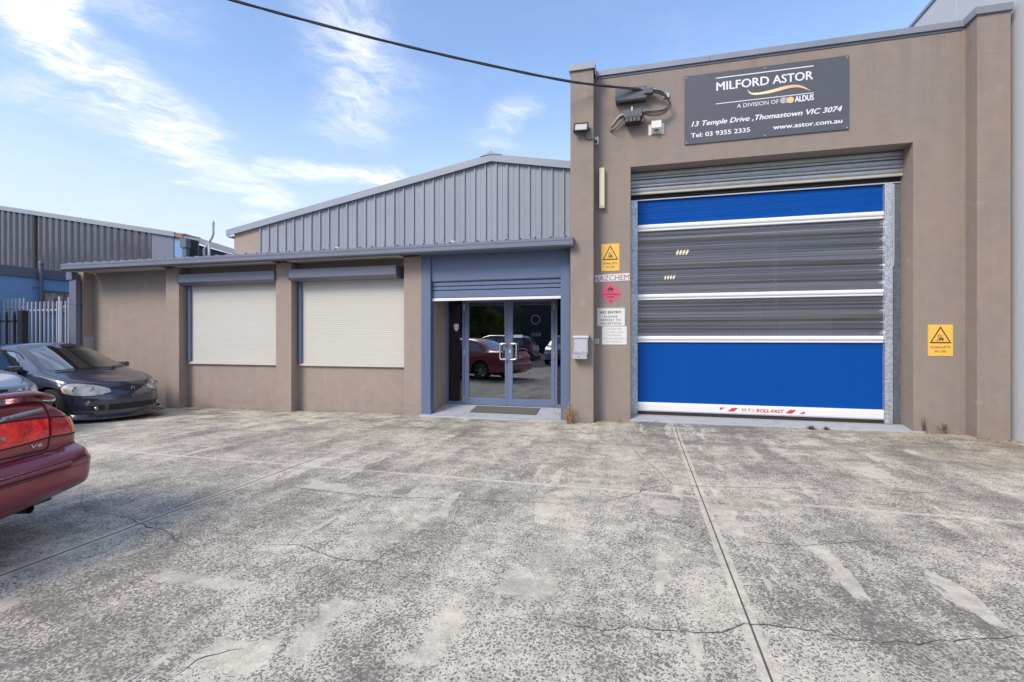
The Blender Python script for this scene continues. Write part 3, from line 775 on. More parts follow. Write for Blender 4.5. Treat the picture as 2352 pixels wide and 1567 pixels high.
# small shield sticker on the side light
put('sticker', MB().prism([(-3.555, 1.69), (-3.50, 1.70), (-3.445, 1.69), (-3.448, 1.60), (-3.47, 1.56), (-3.50, 1.54), (-3.53, 1.56), (-3.552, 1.60)], 'y', .732, .737), 'print_grey', ed)
put('sticker', MB().prism([(-3.540, 1.680), (-3.50, 1.688), (-3.460, 1.680), (-3.463, 1.60), (-3.50, 1.556), (-3.537, 1.60)], 'y', .7305, .7315), 'print_white', ed)
lettering('69', -3.525, -3.475, 1.60, 1.65, .7295, 'print_grey', ed, .02)

# what stands inside the foyer
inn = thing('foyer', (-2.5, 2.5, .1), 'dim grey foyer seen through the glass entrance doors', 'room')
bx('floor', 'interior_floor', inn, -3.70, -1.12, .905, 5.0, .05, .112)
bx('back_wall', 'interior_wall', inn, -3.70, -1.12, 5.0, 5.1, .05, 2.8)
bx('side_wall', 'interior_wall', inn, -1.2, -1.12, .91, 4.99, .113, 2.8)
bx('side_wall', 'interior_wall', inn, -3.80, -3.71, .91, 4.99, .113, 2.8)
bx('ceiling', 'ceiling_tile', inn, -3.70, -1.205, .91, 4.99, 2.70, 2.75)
pf = thing('picture_frame', (-1.9, 1.6, 1.9), 'black picture frame hanging inside behind the right door', 'picture')
for q in ((-2.34, -2.32, 1.60, 2.02), (-1.93, -1.91, 1.60, 2.02), (-2.319, -1.931, 1.60, 1.62), (-2.319, -1.931, 2.0, 2.02)): bx('frame_bar', 'black_metal', pf, q[0], q[1], 1.0, 1.02, q[2], q[3])
ic = thing('hall_door', (-3.0, 3.0, .11), 'grey inner door frame standing inside the foyer', 'door')
bx('frame_post', 'bar_silver', ic, -3.69, -3.66, 1.9, 1.95, .113, 2.1); bx('door_panel', 'cladding_paint', ic, -3.69, -3.68, 1.0, 1.89, .113, 2.1)

tag(put('doormat', MB().prism([(.20, .0475), (1.40-.80, .1065), (.60, .1165), (.20, .0575)], 'x', -3.03, -1.79), 'mat_carpet'), 'worn brown doormat lying on the grey porch slab before the glass doors', 'doormat')

# ---- high speed door in the loading bay
hd = thing('high_speed_door', (1.8, .36, .12), 'blue high speed door with smoky clear window bands closing the loading bay', 'industrial door')
CX0, CX1 = -.037, 3.582
def cur(name, z0, z1, mat, y=.372):
    m = MB(); n = 40
    g = []
    for i in range(n+1):
        x = CX0+(CX1-CX0)*i/n
        g.append([m.bm.verts.new((x, y + .006*math.sin(x*2.1+z0*3)*math.sin(math.pi*(k/12)), z0+(z1-z0)*k/12)) for k in range(13)])
    for i in range(n):
        for k in range(12): m.bm.faces.new([g[i][k], g[i+1][k], g[i+1][k+1], g[i][k+1]])
    return put(name, m, mat, hd, 'all')
cur('curtain_panel', .318, 1.345, 'pvc_blue'); cur('window_panel', 1.445, 2.064, 'clear_vinyl'); cur('window_panel', 2.156, 3.238, 'clear_vinyl')
def up():
    m = MB(); n, K = 60, 24; g = []
    for i in range(n+1):
        x = CX0+(CX1-CX0)*i/n
        g.append([m.bm.verts.new((x, .372+.0016*math.sin(k*1.9+x*.5)+.0012*math.sin(k*.83-x*1.1), 3.343+(3.76-3.343)*k/K)) for k in range(K+1)])
    for i in range(n):
        for k in range(K): m.bm.faces.new([g[i][k], g[i+1][k], g[i+1][k+1], g[i][k+1]])
    put('curtain_panel', m, 'pvc_blue', hd, 'all')
up()
for z0, z1 in ((3.234, 3.347), (2.060, 2.160), (1.341, 1.448)):
    h = z1-z0
    pr = [(.385, z0), (.345, z0+.002), (.340, z0+h*.10), (.342, z0+h*.28), (.350, z0+h*.31), (.350, z0+h*.35), (.334, z0+h*.40), (.326, z0+h*.55), (.326, z0+h*.75), (.334, z0+h*.93), (.345, z1), (.385, z1)]
    put('stiffener_bar', MB().prism(pr, 'x', CX0+.002, CX1-.002), 'bar_white', hd)
bb = put('bottom_beam', MB().prism([(.39, .190), (.330, .190), (.326, .285), (.338, .322), (.39, .322)], 'x', CX0+.002, CX1-.002), 'bar_white', hd)
bx('bottom_edge', 'bar_silver', hd, CX0+.002, CX1-.002, .335, .388, .172, .189)
bx('seal', 'rubber', hd, CX0+.002, CX1-.002, .345, .380, .113, .171)
# markings on the bottom beam: drawn on its slightly sloped face
yb = .3235
def mark(poly, mat): put('marking', MB().prism(poly, 'y', yb, yb+.0015), mat, hd)
mark([(1.27, .279), (1.345, .279), (1.27, .232)], 'print_red')
mark([(1.385, .220), (1.475, .220), (1.545, .279), (1.455, .279)], 'print_red')
lettering('M.T.I.', 1.60, 1.79, .222, .276, yb, 'print_red', hd, .0)
lettering('ROLL-FAST', 1.815, 2.325-.115, .222, .276, yb, 'print_red', hd, .035, .15)
mark([(2.235, .220), (2.325, .220), (2.390, .279), (2.30, .279)], 'print_red')
mark([(2.435, .220), (2.505, .220), (2.505, .262)], 'print_red')
# guides
put('guide_rail', MB().box(-.150, -.039, .300, .40, .118, 3.755, .004), 'galvanised', hd)
put('guide_rail', MB().box(3.584, 3.688, .300, .40, .118, 3.755, .004), 'galvanised', hd)
put('side_plate', MB().box(3.690, 3.806, .345, .36, .118, 3.755), 'galvanised_dark', hd)
put('cable_conduit', MB().tube([(3.712, .335, 3.74), (3.712, .335, 2.62), (3.705, .335, 2.5)], .007, 6), 'bar_white', hd)
put('drum_housing', MB().box(-.148, 3.805, .352, .9, 3.775, 4.20), 'rubber', hd)
put('drum_trim', MB().box(-.148, 3.805, .330, .350, 3.757, 3.774), 'bar_silver', hd)
m = MB(); r_ = random.Random(5)
for k in range(3):
    a = r_.uniform(0, 3); pts = [(a+q*.12, .325, 3.80+.012*math.sin(q*.9+k)+.006*r_.uniform(-1, 1)) for q in range(8)]; m.tube(pts, .006, 5)
put('loose_cable', m, 'cable_rubber', hd)

# bay interior
iw = thing('warehouse_bay', (2, 5, .1), 'dim warehouse interior with lit ceiling lights behind the smoky door windows', 'room')
bx('floor', 'interior_floor', iw, -.80, 4.6, 1.21, 13, .05, .11); bx('back_wall', 'interior_wall', iw, -.80, 4.6, 13.0, 13.1, .05, 5.4)
bx('side_wall', 'interior_wall', iw, -.90, -.82, .35, 12.99, .11, 5.4); bx('side_wall', 'interior_wall', iw, 4.55, 4.6, .61, 12.99, .11, 5.4)
bx('ceiling', 'interior_wall', iw, -.80, 4.54, .91, 12.99, 5.4, 5.45)
bx('jamb_lining', 'interior_wall', iw, -.81, -.16, .345, .36, .12, 4.2)
bx('stacked_goods', 'cladding_paint', iw, 2.35, 2.70, 4.0, 4.6, .111, 2.2); bx('stacked_goods', 'bar_white', iw, 3.0, 4.2, 4.2, 5.2, .111, 1.9)
bx('steel_column', 'bar_silver', iw, 2.72, 2.80, 3.0, 3.08, .111, 5.3)
me_, t_ = newmat('lamp_glow'); em = t_('ShaderNodeEmission', Color=(1.0, .80, .42, 1), Strength=1.7); t_('ShaderNodeOutputMaterial', _0=em)
def baylight(x, y, z, label):
    t = thing('ceiling_light', (x, y, z), label, 'light', 'lit ceiling lights inside the warehouse')
    bx('housing', 'interior_wall', t, x-.2, x+.2, y-.16, y+.16, z+.02, z+.08)
    for k in range(4):
        bx('tube', 'lamp_glow', t, x-.15+k*.085, x-.12+k*.085, y-.26, y+.26, z-.03, z+.019)
baylight(1.16, 6.2, 3.83, 'upper warm ceiling light glowing behind the smoky door window')
baylight(.90, 7.6, 3.30, 'lower warm ceiling light glowing behind the smoky door window')

# ------------------------------------------------------------------ building on the right
T = thing('concrete_warehouse', (4.95, 5, 0), 'tall pale concrete panel warehouse wall at the right edge', 'warehouse')
for a, b in ((-2.5, 1.028), (1.042, 4.8), (4.814, 9), (9.014, 15)):
    put('wall_panel', MB().box(4.875, 5.08, a, b, -.3, 7.18, .006), 'tilt_panel', T)
bx('wall_panel', 'tilt_panel', T, 5.09, 16, -2.5, -2.3, -.3, 7.18)
bx('joint_sealant', 'neighbour_trim', T, 4.90, 5.05, 1.029, 1.041, -.3, 7.17); bx('joint_sealant', 'neighbour_trim', T, 4.90, 5.05, 4.801, 4.813, -.3, 7.17)
bx('capping', 'coping_metal', T, 4.855, 5.10, -2.52, 15, 7.181, 7.235)

# ------------------------------------------------------------------ neighbour on the left
Nb = thing('neighbouring_factory', (-17, 3, 0), 'neighbouring factory with a bright blue wall and dark ribbed gable cladding', 'factory')
bx('wall', 'neighbour_blue', Nb, -15.25, -15.0, -9, 3.0, -.3, 2.955); bx('wall', 'neighbour_blue', Nb, -26, -15.255, -9, -8.8, -.3, 2.955)
bx('fascia', 'neighbour_trim', Nb, -15.27, -14.95, -9.05, 3.0, 2.956, 3.175)
bx('roof', 'neighbour_trim', Nb, -26, -15.0, -9, 2.95, 3.176, 3.20)
w = bx('window_frame', 'neighbour_trim', Nb, -14.999, -14.97, .82, 1.62, 2.60, 2.66); bx('window_frame', 'neighbour_trim', Nb, -14.999, -14.97, .82, 1.62, 2.04, 2.09)
bx('window_frame', 'neighbour_trim', Nb, -14.999, -14.97, .82, .865, 2.091, 2.599); bx('window_board', 'weathered_board', Nb, -14.999, -14.98, .866, 1.62, 2.091, 2.599)
NY = 3.0
def nrake(u): return 5.81-(u+20.58)*.1745
put('vent_pipe', MB().tube([(-14.90, .73, -.1), (-14.90, .73, 3.36)], .045, 10).lathe([(.055, 3.30), (.06, 3.34), (.045, 3.38), (.001, 3.40)], (-14.90, .73, 0), 'z', 10), 'neighbour_trim', Nb, True)
for z in (2.72, 1.2): put('pipe_bracket', MB().tube([(-15.0, .60, z-.02), (-14.87, .68, z), (-14.85, .78, z)], .012, 6), 'neighbour_trim', Nb)
sp = .2745; k = 0; a = -27.0
while a < -14.10:
    b = min(a+sp, -14.06)
    gap = False
    m = MB()
    pr = [(a, .0), (a+.035, -.045), (a+.075, -.045), (a+.105, .0), (b-.001, .0)]
    if gap: pr = [(a, .03), (a+.10, .03), (a+.11, .0), (b-.001, .0)]
    lo = [m.bm.verts.new((x, NY+y, 3.0)) for x, y in pr]; hi = [m.bm.verts.new((x, NY+y, nrake(x)-.10)) for x, y in pr]
    for j in range(len(lo)-1): m.bm.faces.new([lo[j], lo[j+1], hi[j+1], hi[j]])
    put('cladding_panel', m, 'dark_cladding', Nb); a += sp
bx('cladding_gap', 'rubber', Nb, -19.02, -18.90, NY-.055, NY-.046, 3.2, nrake(-18.96)-.15)
put('flat_panel', MB().prism([(-14.058, 3.0), (-13.234, 3.0), (-13.234, nrake(-13.234)-.10), (-14.058, nrake(-14.058)-.10)], 'y', NY-.02, NY+.05), 'gutter_paint', Nb)
put('wall', MB().prism([(-13.232, 3.0), (-12.86, 3.0), (-12.86, nrake(-12.86)-.12), (-13.232, nrake(-13.232)-.12)], 'y', NY, NY+.05), 'neighbour_blue', Nb)
put('wall', MB().prism([(-27, -.3), (-12.87, -.3), (-12.87, nrake(-12.87)-.12), (-27, nrake(-27)-.12)], 'y', NY+.052, 3.5), 'neighbour_trim', Nb)
barge([(-27, nrake(-27)), (-19.0, nrake(-19.0))], 0, -.14, NY-.10, NY-.07, 'barge_flashing', 'barge_paint', Nb)
barge([(-18.995, nrake(-19)), (-13.12, nrake(-13.12))], 0, -.14, NY-.10, NY-.07, 'barge_flashing', 'barge_paint', Nb)
barge([(-13.11, nrake(-13.11)-.03), (-12.86, nrake(-12.86)-.06)], 0, -.10, NY-.06, NY-.02, 'barge_board', 'timber_brown', Nb)
put('roof', MB().prism([(-27, nrake(-27)-.01), (-12.86, nrake(-12.86)-.01), (-12.86, nrake(-12.86)-.04), (-27, nrake(-27)-.04)], 'y', NY-.068, 3.55), 'barge_paint', Nb)
bx('corner_strip', 'dark_strip' if 'dark_strip' in MATS else 'rubber', Nb, -12.86, -12.70, NY, NY+.3, 3.0, nrake(-12.8)-.16)
bx('rain_head', 'neighbour_trim', Nb, -12.84, -12.62, NY-.16, NY-.01, 4.02, 4.28); bx('downpipe', 'neighbour_trim', Nb, -12.80, -12.66, NY-.12, NY-.01, 3.0, 4.019)
# rear bay of the neighbour, seen between the two roofs
FY = 6.0
def fr(u): return 5.246-(u+16.161)*.305
put('rear_wall', MB().prism([(-15.95, 3.2), (-12.0, 3.2), (-12.0, 3.8), (-15.95, 4.90)], 'y', FY+.08, FY+.2), 'side_pane_dark' if 'side_pane_dark' in MATS else 'car_glass', Nb)
put('rear_fascia', MB().prism([(-16.25, fr(-16.25)), (-13.0, fr(-13.0)), (-13.0, fr(-13)-.20), (-16.25, fr(-16.25)-.22)], 'y', FY-.06, FY+.0), 'coping_metal', Nb)
for x in (-14.92, -15.85): bx('glazing_bar', 'white_metal', Nb, x-.03, x+.03, FY+.04, FY+.079, 3.2, 4.30 if x > -15 else 4.75)
put('vent_pipe', MB().tube([(-12.58, 3.4, 3.0), (-12.58, 3.4, 4.05), (-12.50, 3.4, 4.13), (-12.28, 3.4, 4.40), (-12.24, 3.4, 4.50), (-12.24, 3.4, 4.78)], .036, 10).lathe([(.036, 4.76), (.048, 4.80), (.03, 4.88), (.001, 4.90)], (-12.24, 3.4, 0), 'z', 10), 'white_metal', Nb, True)
bx('vent_stay', 'white_metal', Nb, -12.42, -12.36, 3.38, 3.42, 3.0, 4.25)

# ------------------------------------------------------------------ fences in the side passage
fw = thing('picket_fence', (-13.9, 0, -.1), 'white steel picket fence closing the passage beside the blue wall', 'fence')
for i in range(16):
    x = -14.94+i*.137
    hi = x < -14.2
    if x > -12.70: break
    zt = 2.37 if hi else 2.275
    put('picket', MB().box(x-.013, x+.013, -.014, .014, -.05, zt-.02).prism([(x-.013, zt-.02), (x+.013, zt-.02), (x+.013, zt-.004), (x-.004, zt)], 'y', -.014, .014), 'fence_white', fw)
put('post', MB().box(-13.10, -13.05, -.02, .03, -.1, 2.38, .004), 'fence_white', fw)
bx('rail', 'fence_white', fw, -15.0, -14.22, .016, .04, 2.14, 2.18); bx('rail', 'fence_white', fw, -14.20, -13.11, .016, .04, 2.055, 2.095)
bx('rail', 'fence_white', fw, -15.0, -14.22, .016, .04, .35, .39); bx('rail', 'fence_white', fw, -14.20, -13.11, .016, .04, .35, .39)
bx('rail', 'fence_white', fw, -13.045, -12.66, .016, .04, 2.13, 2.16)
put('post', MB().box(-12.80, -12.77, -.02, .015, -.1, 2.35, .004), 'fence_white', fw)
fb = thing('black_fence', (-14.0, -.8, -.1), 'low black steel fence with a thick end post before the white pickets', 'fence')
for i in range(12):
    x = -13.16-i*.245
    put('picket', MB().box(x-.022, x+.022, -.82, -.78, -.1, 1.94, .003).lathe([(.001, 2.005), (.02, 1.995), (.026, 1.975), (.012, 1.945)], (x, -.8, 0), 'z', 8), 'black_metal', fb)
bx('rail', 'black_metal', fb, -16.0, -12.95, -.778, -.75, 1.76, 1.80)
put('post', MB().box(-12.96, -12.83, -.86, -.74, -.1, 2.01, .006), 'black_metal', fb)

# ------------------------------------------------------------------ signs on the loading bay wall
sg = thing('company_sign', (1.84, -.02, 4.5), 'large charcoal company sign board above the roller door bay', 'sign')
put('board', MB().box(.695, 2.991, -.020, -.001, 4.510, 5.602), 'sign_charcoal', sg)
yv = -.0215
bx('printed_line', 'print_white', sg, 1.159, 2.528, yv, -.0205, 5.503, 5.517); bx('printed_line', 'print_white', sg, 1.159, 2.528, yv, -.0205, 5.100, 5.111)
lettering('MILFORD', 1.168, 1.916, 5.312, 5.448, yv, 'print_white', sg, .026)
lettering('ASTOR', 1.971, 2.516, 5.312, 5.445, yv, 'print_white', sg, .026)
lettering('A DIVISION OF', 1.464, 2.053, 5.004, 5.070, yv, 'print_white', sg, .0)
lettering('ALDUS', 2.276, 2.526, 4.998, 5.088, yv, 'print_white', sg, .05)
lettering('13 Temple Drive ,Thomastown VIC 3074', .798, 2.901, 4.786, 4.868, yv, 'print_white', sg, .03, .28)
lettering('Tel: 03 9355 2335', .789, 1.649, 4.612, 4.684, yv, 'print_white', sg, .026)
lettering('www.astor.com.au', 1.974, 2.901, 4.612, 4.684, yv, 'print_white', sg, .026)
def swoosh():
    m, t = newmat('print_gold'); x = t.sep(pos(t))[0]
    c = t.mix(t.ramp(x, 1.75, 2.3), (.78, .74, .42), (.80, .46, .22)); finish(t, None, Base_Color=c, Roughness=.5)
    up_ = [(1.612, 5.276), (1.66, 5.222), (1.72, 5.208), (1.80, 5.207), (1.95, 5.225), (2.10, 5.252), (2.22, 5.262), (2.32, 5.250), (2.41, 5.205), (2.491, 5.136)]
    lo_ = [(1.612, 5.276), (1.64, 5.215), (1.70, 5.180), (1.79, 5.172), (1.94, 5.178), (2.08, 5.200), (2.20, 5.218), (2.31, 5.216), (2.40, 5.185), (2.491, 5.136)]
    def dense(p):
        out = []
        for i in range(len(p)-1):
            p0, p1, p2, p3 = p[max(0, i-1)], p[i], p[i+1], p[min(len(p)-1, i+2)]
            for k in range(5):
                s_ = k/5; out.append(tuple(.5*(2*p1[j]+(p2[j]-p0[j])*s_+(2*p0[j]-5*p1[j]+4*p2[j]-p3[j])*s_*s_+(3*p1[j]-p0[j]-3*p2[j]+p3[j])*s_**3) for j in (0, 1)))
        return out+[p[-1]]
    U_, L_ = dense(up_), dense(lo_); m_ = MB()
    A = [m_.bm.verts.new((p[0], yv, p[1])) for p in U_]; B = [m_.bm.verts.new((p[0], yv-.0001, p[1]-.0005)) for p in L_]
    for i in range(len(A)-1): m_.bm.faces.new([A[i], A[i+1], B[i+1], B[i]])
    put('printed_wave', m_, 'print_gold', sg)
swoosh()
def disc(x, z, r, mat, par, y): put('printed_dot', MB().lathe([(.0005, 0), (r, 0)], (x, y, z), 'y', 24), mat, par)
disc(2.118, 5.042, .047, 'print_silver', sg, yv); disc(2.168, 5.038, .043, 'print_grey', sg, yv-.0004); disc(2.213, 5.036, .048, 'print_gold', sg, yv-.0008)
for x in (.72, 1.86, 2.965):
    for z in (4.535, 5.575): put('screw', MB().lathe([(.0005, -.003), (.009, -.002), (.009, 0)], (x, -.020, z), 'y', 8), 'bar_silver', sg)

def forklift_sign(x0, x1, z0, z1, label):
    t = thing('warning_sign', ((x0+x1)/2, 0, z0), label, 'sign', 'yellow forklift warning signs')
    put('plate', MB().box(x0, x1, -.006, -.001, z0, z1, .001), 'sign_yellow', t)
    w, h = x1-x0, z1-z0; y = -.0072
    def P(a, b): return (x0+a*w, z0+b*h)
    # triangle outline as three bars
    A, B, C = (.5, .955), (.06, .405), (.94, .405); a, b, c = (.5, .875), (.15, .45), (.85, .45)
    for o1, o2, i2, i1 in ((A, B, b, a), (B, C, c, b), (C, A, a, c)):
        put('triangle_side', MB().prism([P(*o1), P(*o2), P(*i2), P(*i1)], 'y', y, y+.001), 'print_brown', t)
    m = MB()
    def q(pts): m.prism([P(*p) for p in pts], 'y', y, y+.001)
    q([(.36, .49), (.375, .49), (.425, .68), (.41, .68)]); q([(.30, .485), (.40, .485), (.40, .497), (.30, .497)])
    q([(.42, .52), (.62, .52), (.62, .575), (.555, .575), (.50, .56), (.42, .56)]); q([(.43, .66), (.56, .66), (.56, .675), (.43, .675)])
    q([(.43, .56), (.445, .56), (.445, .66), (.43, .66)]); q([(.555, .575), (.57, .575), (.56, .67), (.545, .67)])
    q([(.48, .56), (.53, .56), (.525, .62), (.495, .625)])
    for cx in (.46, .585): m.prism([P(cx+.035*math.cos(k*.7854), .505+.023*math.sin(k*.7854)) for k in range(8)], 'y', y-.001, y)
    put('forklift_symbol', m, 'print_brown', t)
    lettering('FORKLIFTS', *[P(.11, 0)[0], P(.89, 0)[0], P(0, .245)[1], P(0, .315)[1]], y, 'print_brown', t, .01)
    lettering('IN USE', *[P(.27, 0)[0], P(.73, 0)[0], P(0, .115)[1], P(0, .185)[1]], y, 'print_brown', t, .01)
forklift_sign(-.625, -.328, 2.531, 2.985, 'yellow forklift warning sign above the HAZCHEM plate left of the bay')
forklift_sign(3.984, 4.283, 1.160, 1.606, 'yellow forklift warning sign alone on the wall right of the bay')
h_ = thing('hazchem_sign', (-.46, 0, 2.35), 'slightly tilted white HAZCHEM plate under the left forklift sign', 'sign')
put('plate', MB().prism([(-.751, 2.354), (-.159, 2.366), (-.163, 2.488), (-.751, 2.470)], 'y', -.006, -.001), 'sign_white', h_)
lettering('H', -.738, -.675, 2.366, 2.458, -.0075, 'print_maroon', h_, .02)
lettering('AZCHEM', -.660, -.172, 2.370, 2.462, -.0075, 'print_maroon_faded', h_, .02, slope=.009)
fl = thing('flammable_sign', (-.47, 0, 1.98), 'pink diamond flammable liquid sign below the HAZCHEM plate', 'sign')
put('plate', MB().prism([(-.655, 2.161), (-.470, 1.982), (-.287, 2.163), (-.470, 2.340)], 'y', -.006, -.001), 'sign_pink', fl)
lettering('FLAMMABLE', -.602, -.338, 2.130, 2.158, -.0075, 'print_black', fl, .03); lettering('LIQUID', -.535, -.408, 2.086, 2.114, -.0075, 'print_black', fl, .03)
lettering('3', -.488, -.460, 2.018, 2.055, -.0075, 'print_black', fl, .03)
m = MB()
for pts in ([(-.515, 2.195), (-.520, 2.225), (-.505, 2.262), (-.490, 2.235), (-.478, 2.295), (-.455, 2.240), (-.440, 2.265), (-.425, 2.225), (-.430, 2.195), (-.445, 2.215), (-.458, 2.195), (-.470, 2.225), (-.485, 2.195), (-.498, 2.212)],
            [(-.522, 2.178), (-.418, 2.178), (-.418, 2.185), (-.522, 2.185)]):
    m.prism(pts, 'y', -.0075, -.0065)
put('flame_symbol', m, 'print_black', fl)
ne = thing('no_entry_sign', (-.46, 0, 1.61), 'white NO ENTRY sign below the pink diamond', 'sign')
put('plate', MB().box(-.694, -.240, -.006, -.001, 1.614, 1.916, .001), 'sign_white', ne)
for q in ((-.686, -.248, 1.621, 1.624), (-.686, -.248, 1.906, 1.909)): bx('border_line', 'print_grey', ne, q[0], q[1], -.0072, -.0062, q[2], q[3])
lettering('NO ENTRY', -.648, -.298, 1.824, 1.866, -.0075, 'print_black', ne, .03)
lettering('PLEASE', -.578, -.356, 1.755, 1.791, -.0075, 'print_black', ne, .0); lettering('REPORT TO', -.632, -.306, 1.698, 1.734, -.0075, 'print_black', ne, .0)
lettering('RECEPTION', -.632, -.306, 1.641, 1.677, -.0075, 'print_black', ne, .0)
dr = thing('delivery_sign', (-.41, 0, 1.31), 'faded white sign asking drivers to ring, under the NO ENTRY sign', 'sign')
put('plate', MB().box(-.613, -.210, -.006, -.001, 1.307, 1.608, .001), 'sign_white', dr)
for s_, a, b, z in (('DRIVERS FOR', -.540, -.292, 1.550), ('ALL PICK UPS &', -.562, -.270, 1.497), ('DELIVERIES', -.522, -.308, 1.446), ('PLEASE RING BELL', -.590, -.236, 1.394), ('FOR SERVICE.', -.545, -.292, 1.341)):
    lettering(s_, a, b, z, z+.028, -.0075, 'print_grey', dr, .0)

# ------------------------------------------------------------------ fittings on the walls
bl = thing('door_bell', (-.70, -.02, 1.36), 'small white door bell beside the delivery sign', 'bell')
put('base', MB().box(-.740, -.662, -.022, -.001, 1.322, 1.400, .006), 'white_plastic', bl); put('button', MB().lathe([(.0005, -.008), (.012, -.006), (.014, 0)], (-.700, -.023, 1.362), 'y', 12), 'steel', bl)
put('ring', MB().lathe([(.016, -.001), (.026, -.003), (.027, .001)], (-.700, -.022, 1.362), 'y', 12), 'print_brown', bl)
mb_ = thing('mailbox', (-.93, -.3, 1.08), 'grey metal mailbox on the pier beside the blue entrance', 'mailbox')
put('body', MB().box(-1.040, -.812, -.372, -.248, 1.160, 1.448, .006), 'galvanised', mb_)
put('lid', MB().prism([(-.248, 1.462), (-.385, 1.452), (-.390, 1.420), (-.376, 1.412), (-.376, 1.4485), (-.248, 1.455)], 'x', -1.050, -.798), 'bar_silver', mb_)
put('front_panel', MB().box(-1.020, -.832, -.378, -.3735, 1.185, 1.395), 'print_silver', mb_)
put('flap', MB().prism([(-.248, 1.085), (-.40, 1.078), (-.402, 1.155), (-.248, 1.158)], 'x', -1.058, -.826), 'bar_silver', mb_)
put('lock', MB().lathe([(.0005, -.004), (.008, -.003), (.008, .001)], (-.95, -.4035, 1.11), 'y', 10), 'rubber', mb_)
for x in (-1.0, -.88): put('latch', MB().lathe([(.0005, -.004), (.006, -.003), (.006, .001)], (x, -.379, 1.20), 'y', 8), 'rubber', mb_)

fd = thing('floodlight', (-.92, -.3, 4.8), 'small black floodlight near the top of the left pier', 'floodlight')
def tilted(x0, x1, y0, y1, z0, z1, name, mat, bev=.003):
    o = MB().box(x0, x1, y0, y1, z0, z1, bev); bmesh.ops.rotate(o.bm, verts=o.bm.verts, cent=(-.92, -.30, 4.82), matrix=Matrix.Rotation(R(-22), 3, 'X') @ Matrix.Rotation(R(3), 3, 'Y'))
    return put(name, o, mat, fd)
tilted(-1.042, -.808, -.345, -.310, 4.735, 4.900, 'housing', 'black_metal')
for q in ((-1.042, -1.022, 4.735, 4.900), (-.828, -.808, 4.735, 4.900), (-1.0215, -.8285, 4.735, 4.754), (-1.0215, -.8285, 4.881, 4.900)): tilted(q[0], q[1], -.362, -.3455, q[2], q[3], 'rim', 'black_metal', .002)
tilted(-1.021, -.829, -.351, -.347, 4.755, 4.880, 'lens', 'print_silver', 0)
put('bracket', MB().tube([(-1.045, -.32, 4.82), (-1.055, -.27, 4.80), (-.925, -.255, 4.80), (-.795, -.27, 4.80), (-.800, -.32, 4.82)], .008, 6), 'black_metal', fd)
put('cable', MB().tube([(-.865, -.33, 4.745), (-.872, -.29, 4.71), (-.858, -.262, 4.672), (-.82, -.254, 4.652), (-.76, -.254, 4.655), (-.728, -.24, 4.662), (-.712, -.10, 4.665), (-.712, -.045, 4.67)], .006, 6), 'cable_rubber', fd)
so = thing('socket_box', (-.72, -.04, 4.7), 'small white socket box where the floodlight lead ends', 'socket')
put('box', MB().box(-.731, -.668, -.052, -.001, 4.655, 4.775, .005), 'white_plastic', so); put('plug', MB().box(-.722, -.690, -.070, -.0525, 4.665, 4.71, .004), 'rubber', so)
tb = thing('strip_light', (-.61, -.05, 3.58), 'yellowed vertical strip light on the wall beside the bay', 'light')
put('cover', MB().box(-.655, -.566, -.085, -.001, 3.60, 4.242, .018), 'aged_plastic', tb); put('end_cap', MB().box(-.657, -.564, -.088, -.001, 3.572, 3.5995, .006), 'cable_pale', tb)
se = thing('sensor_box', (.255, -.1, 4.75), 'white plastic sensor box on the wall below the cable junction', 'sensor')
put('wall_plate', MB().box(.135, .180, -.012, -.001, 4.722, 4.900, .003), 'white_plastic', se); put('wall_plate', MB().box(.335, .380, -.012, -.001, 4.722, 4.900, .003), 'white_plastic', se)
put('body', MB().prism([(-.001, 4.735), (-.035, 4.735), (-.105, 4.800), (-.105, 4.905), (-.045, 4.945), (-.001, 4.945)], 'x', .181, .334), 'white_plastic', se)
put('eye', MB().lathe([(.0005, -.030), (.022, -.022), (.028, .0), (.030, .01)], (.258, -.062, 4.762), 'z', 14), 'galvanised', se, True); put('socket_ring', MB().lathe([(.032, -.012), (.038, -.004), (.036, .004)], (.258, -.066, 4.768), 'z', 14), 'rubber', se)
fb_ = thing('fuse_box', (-.14, -.06, 5.28), 'grey metal fuse box with slanted lid high on the wall under the cable', 'fuse box')
put('box', MB().prism([(-.001, 5.275), (-.115, 5.275), (-.125, 5.29), (-.125, 5.48), (-.115, 5.492), (-.001, 5.492)], 'x', -.384, .100), 'fuse_box_body', fb_)
put('lid', MB().box(-.392, .108, -.131, -.126, 5.294, 5.486, .001), 'grey_plastic', fb_)
for x in (-.375, -.22, -.06, .095):
    for z in (5.305, 5.475): put('screw', MB().lathe([(.0005, -.003), (.007, -.002), (.007, 0)], (x, -.131, z), 'y', 8), 'rubber', fb_)
for x in (-.29, -.2, -.1): put('cable_gland', MB().lathe([(.0005, -.03), (.014, -.03), (.016, 0)], (x, -.06, 5.275), 'z', 8), 'rubber', fb_)
jb = thing('cable_junction', (-.10, -.12, 4.95), 'dark cable junction block hanging below the fuse box', 'junction box')
put('mounting_plate', MB().box(-.265, .03, -.06, -.001, 5.045, 5.16, .004), 'fuse_box_body', jb)
for a, b in ((-.265, -.165), (-.07, .02)): put('bracket', MB().prism([(a, 5.10), (b, 5.10), (b-.0, 5.165), (a+.02, 5.15)], 'y', -.075, -.061), 'grey_plastic', jb)
put('strap', MB().box(-.140, -.112, -.085, -.0755, 5.05, 5.19, .002), 'cable_pale', jb)
put('terminal_block', MB().box(-.250, .035, -.175, -.061, 4.985, 5.085, .008), 'grey_plastic', jb); put('terminal_block', MB().box(-.232, .015, -.190, -.061, 4.885, 4.980, .008), 'rubber', jb)
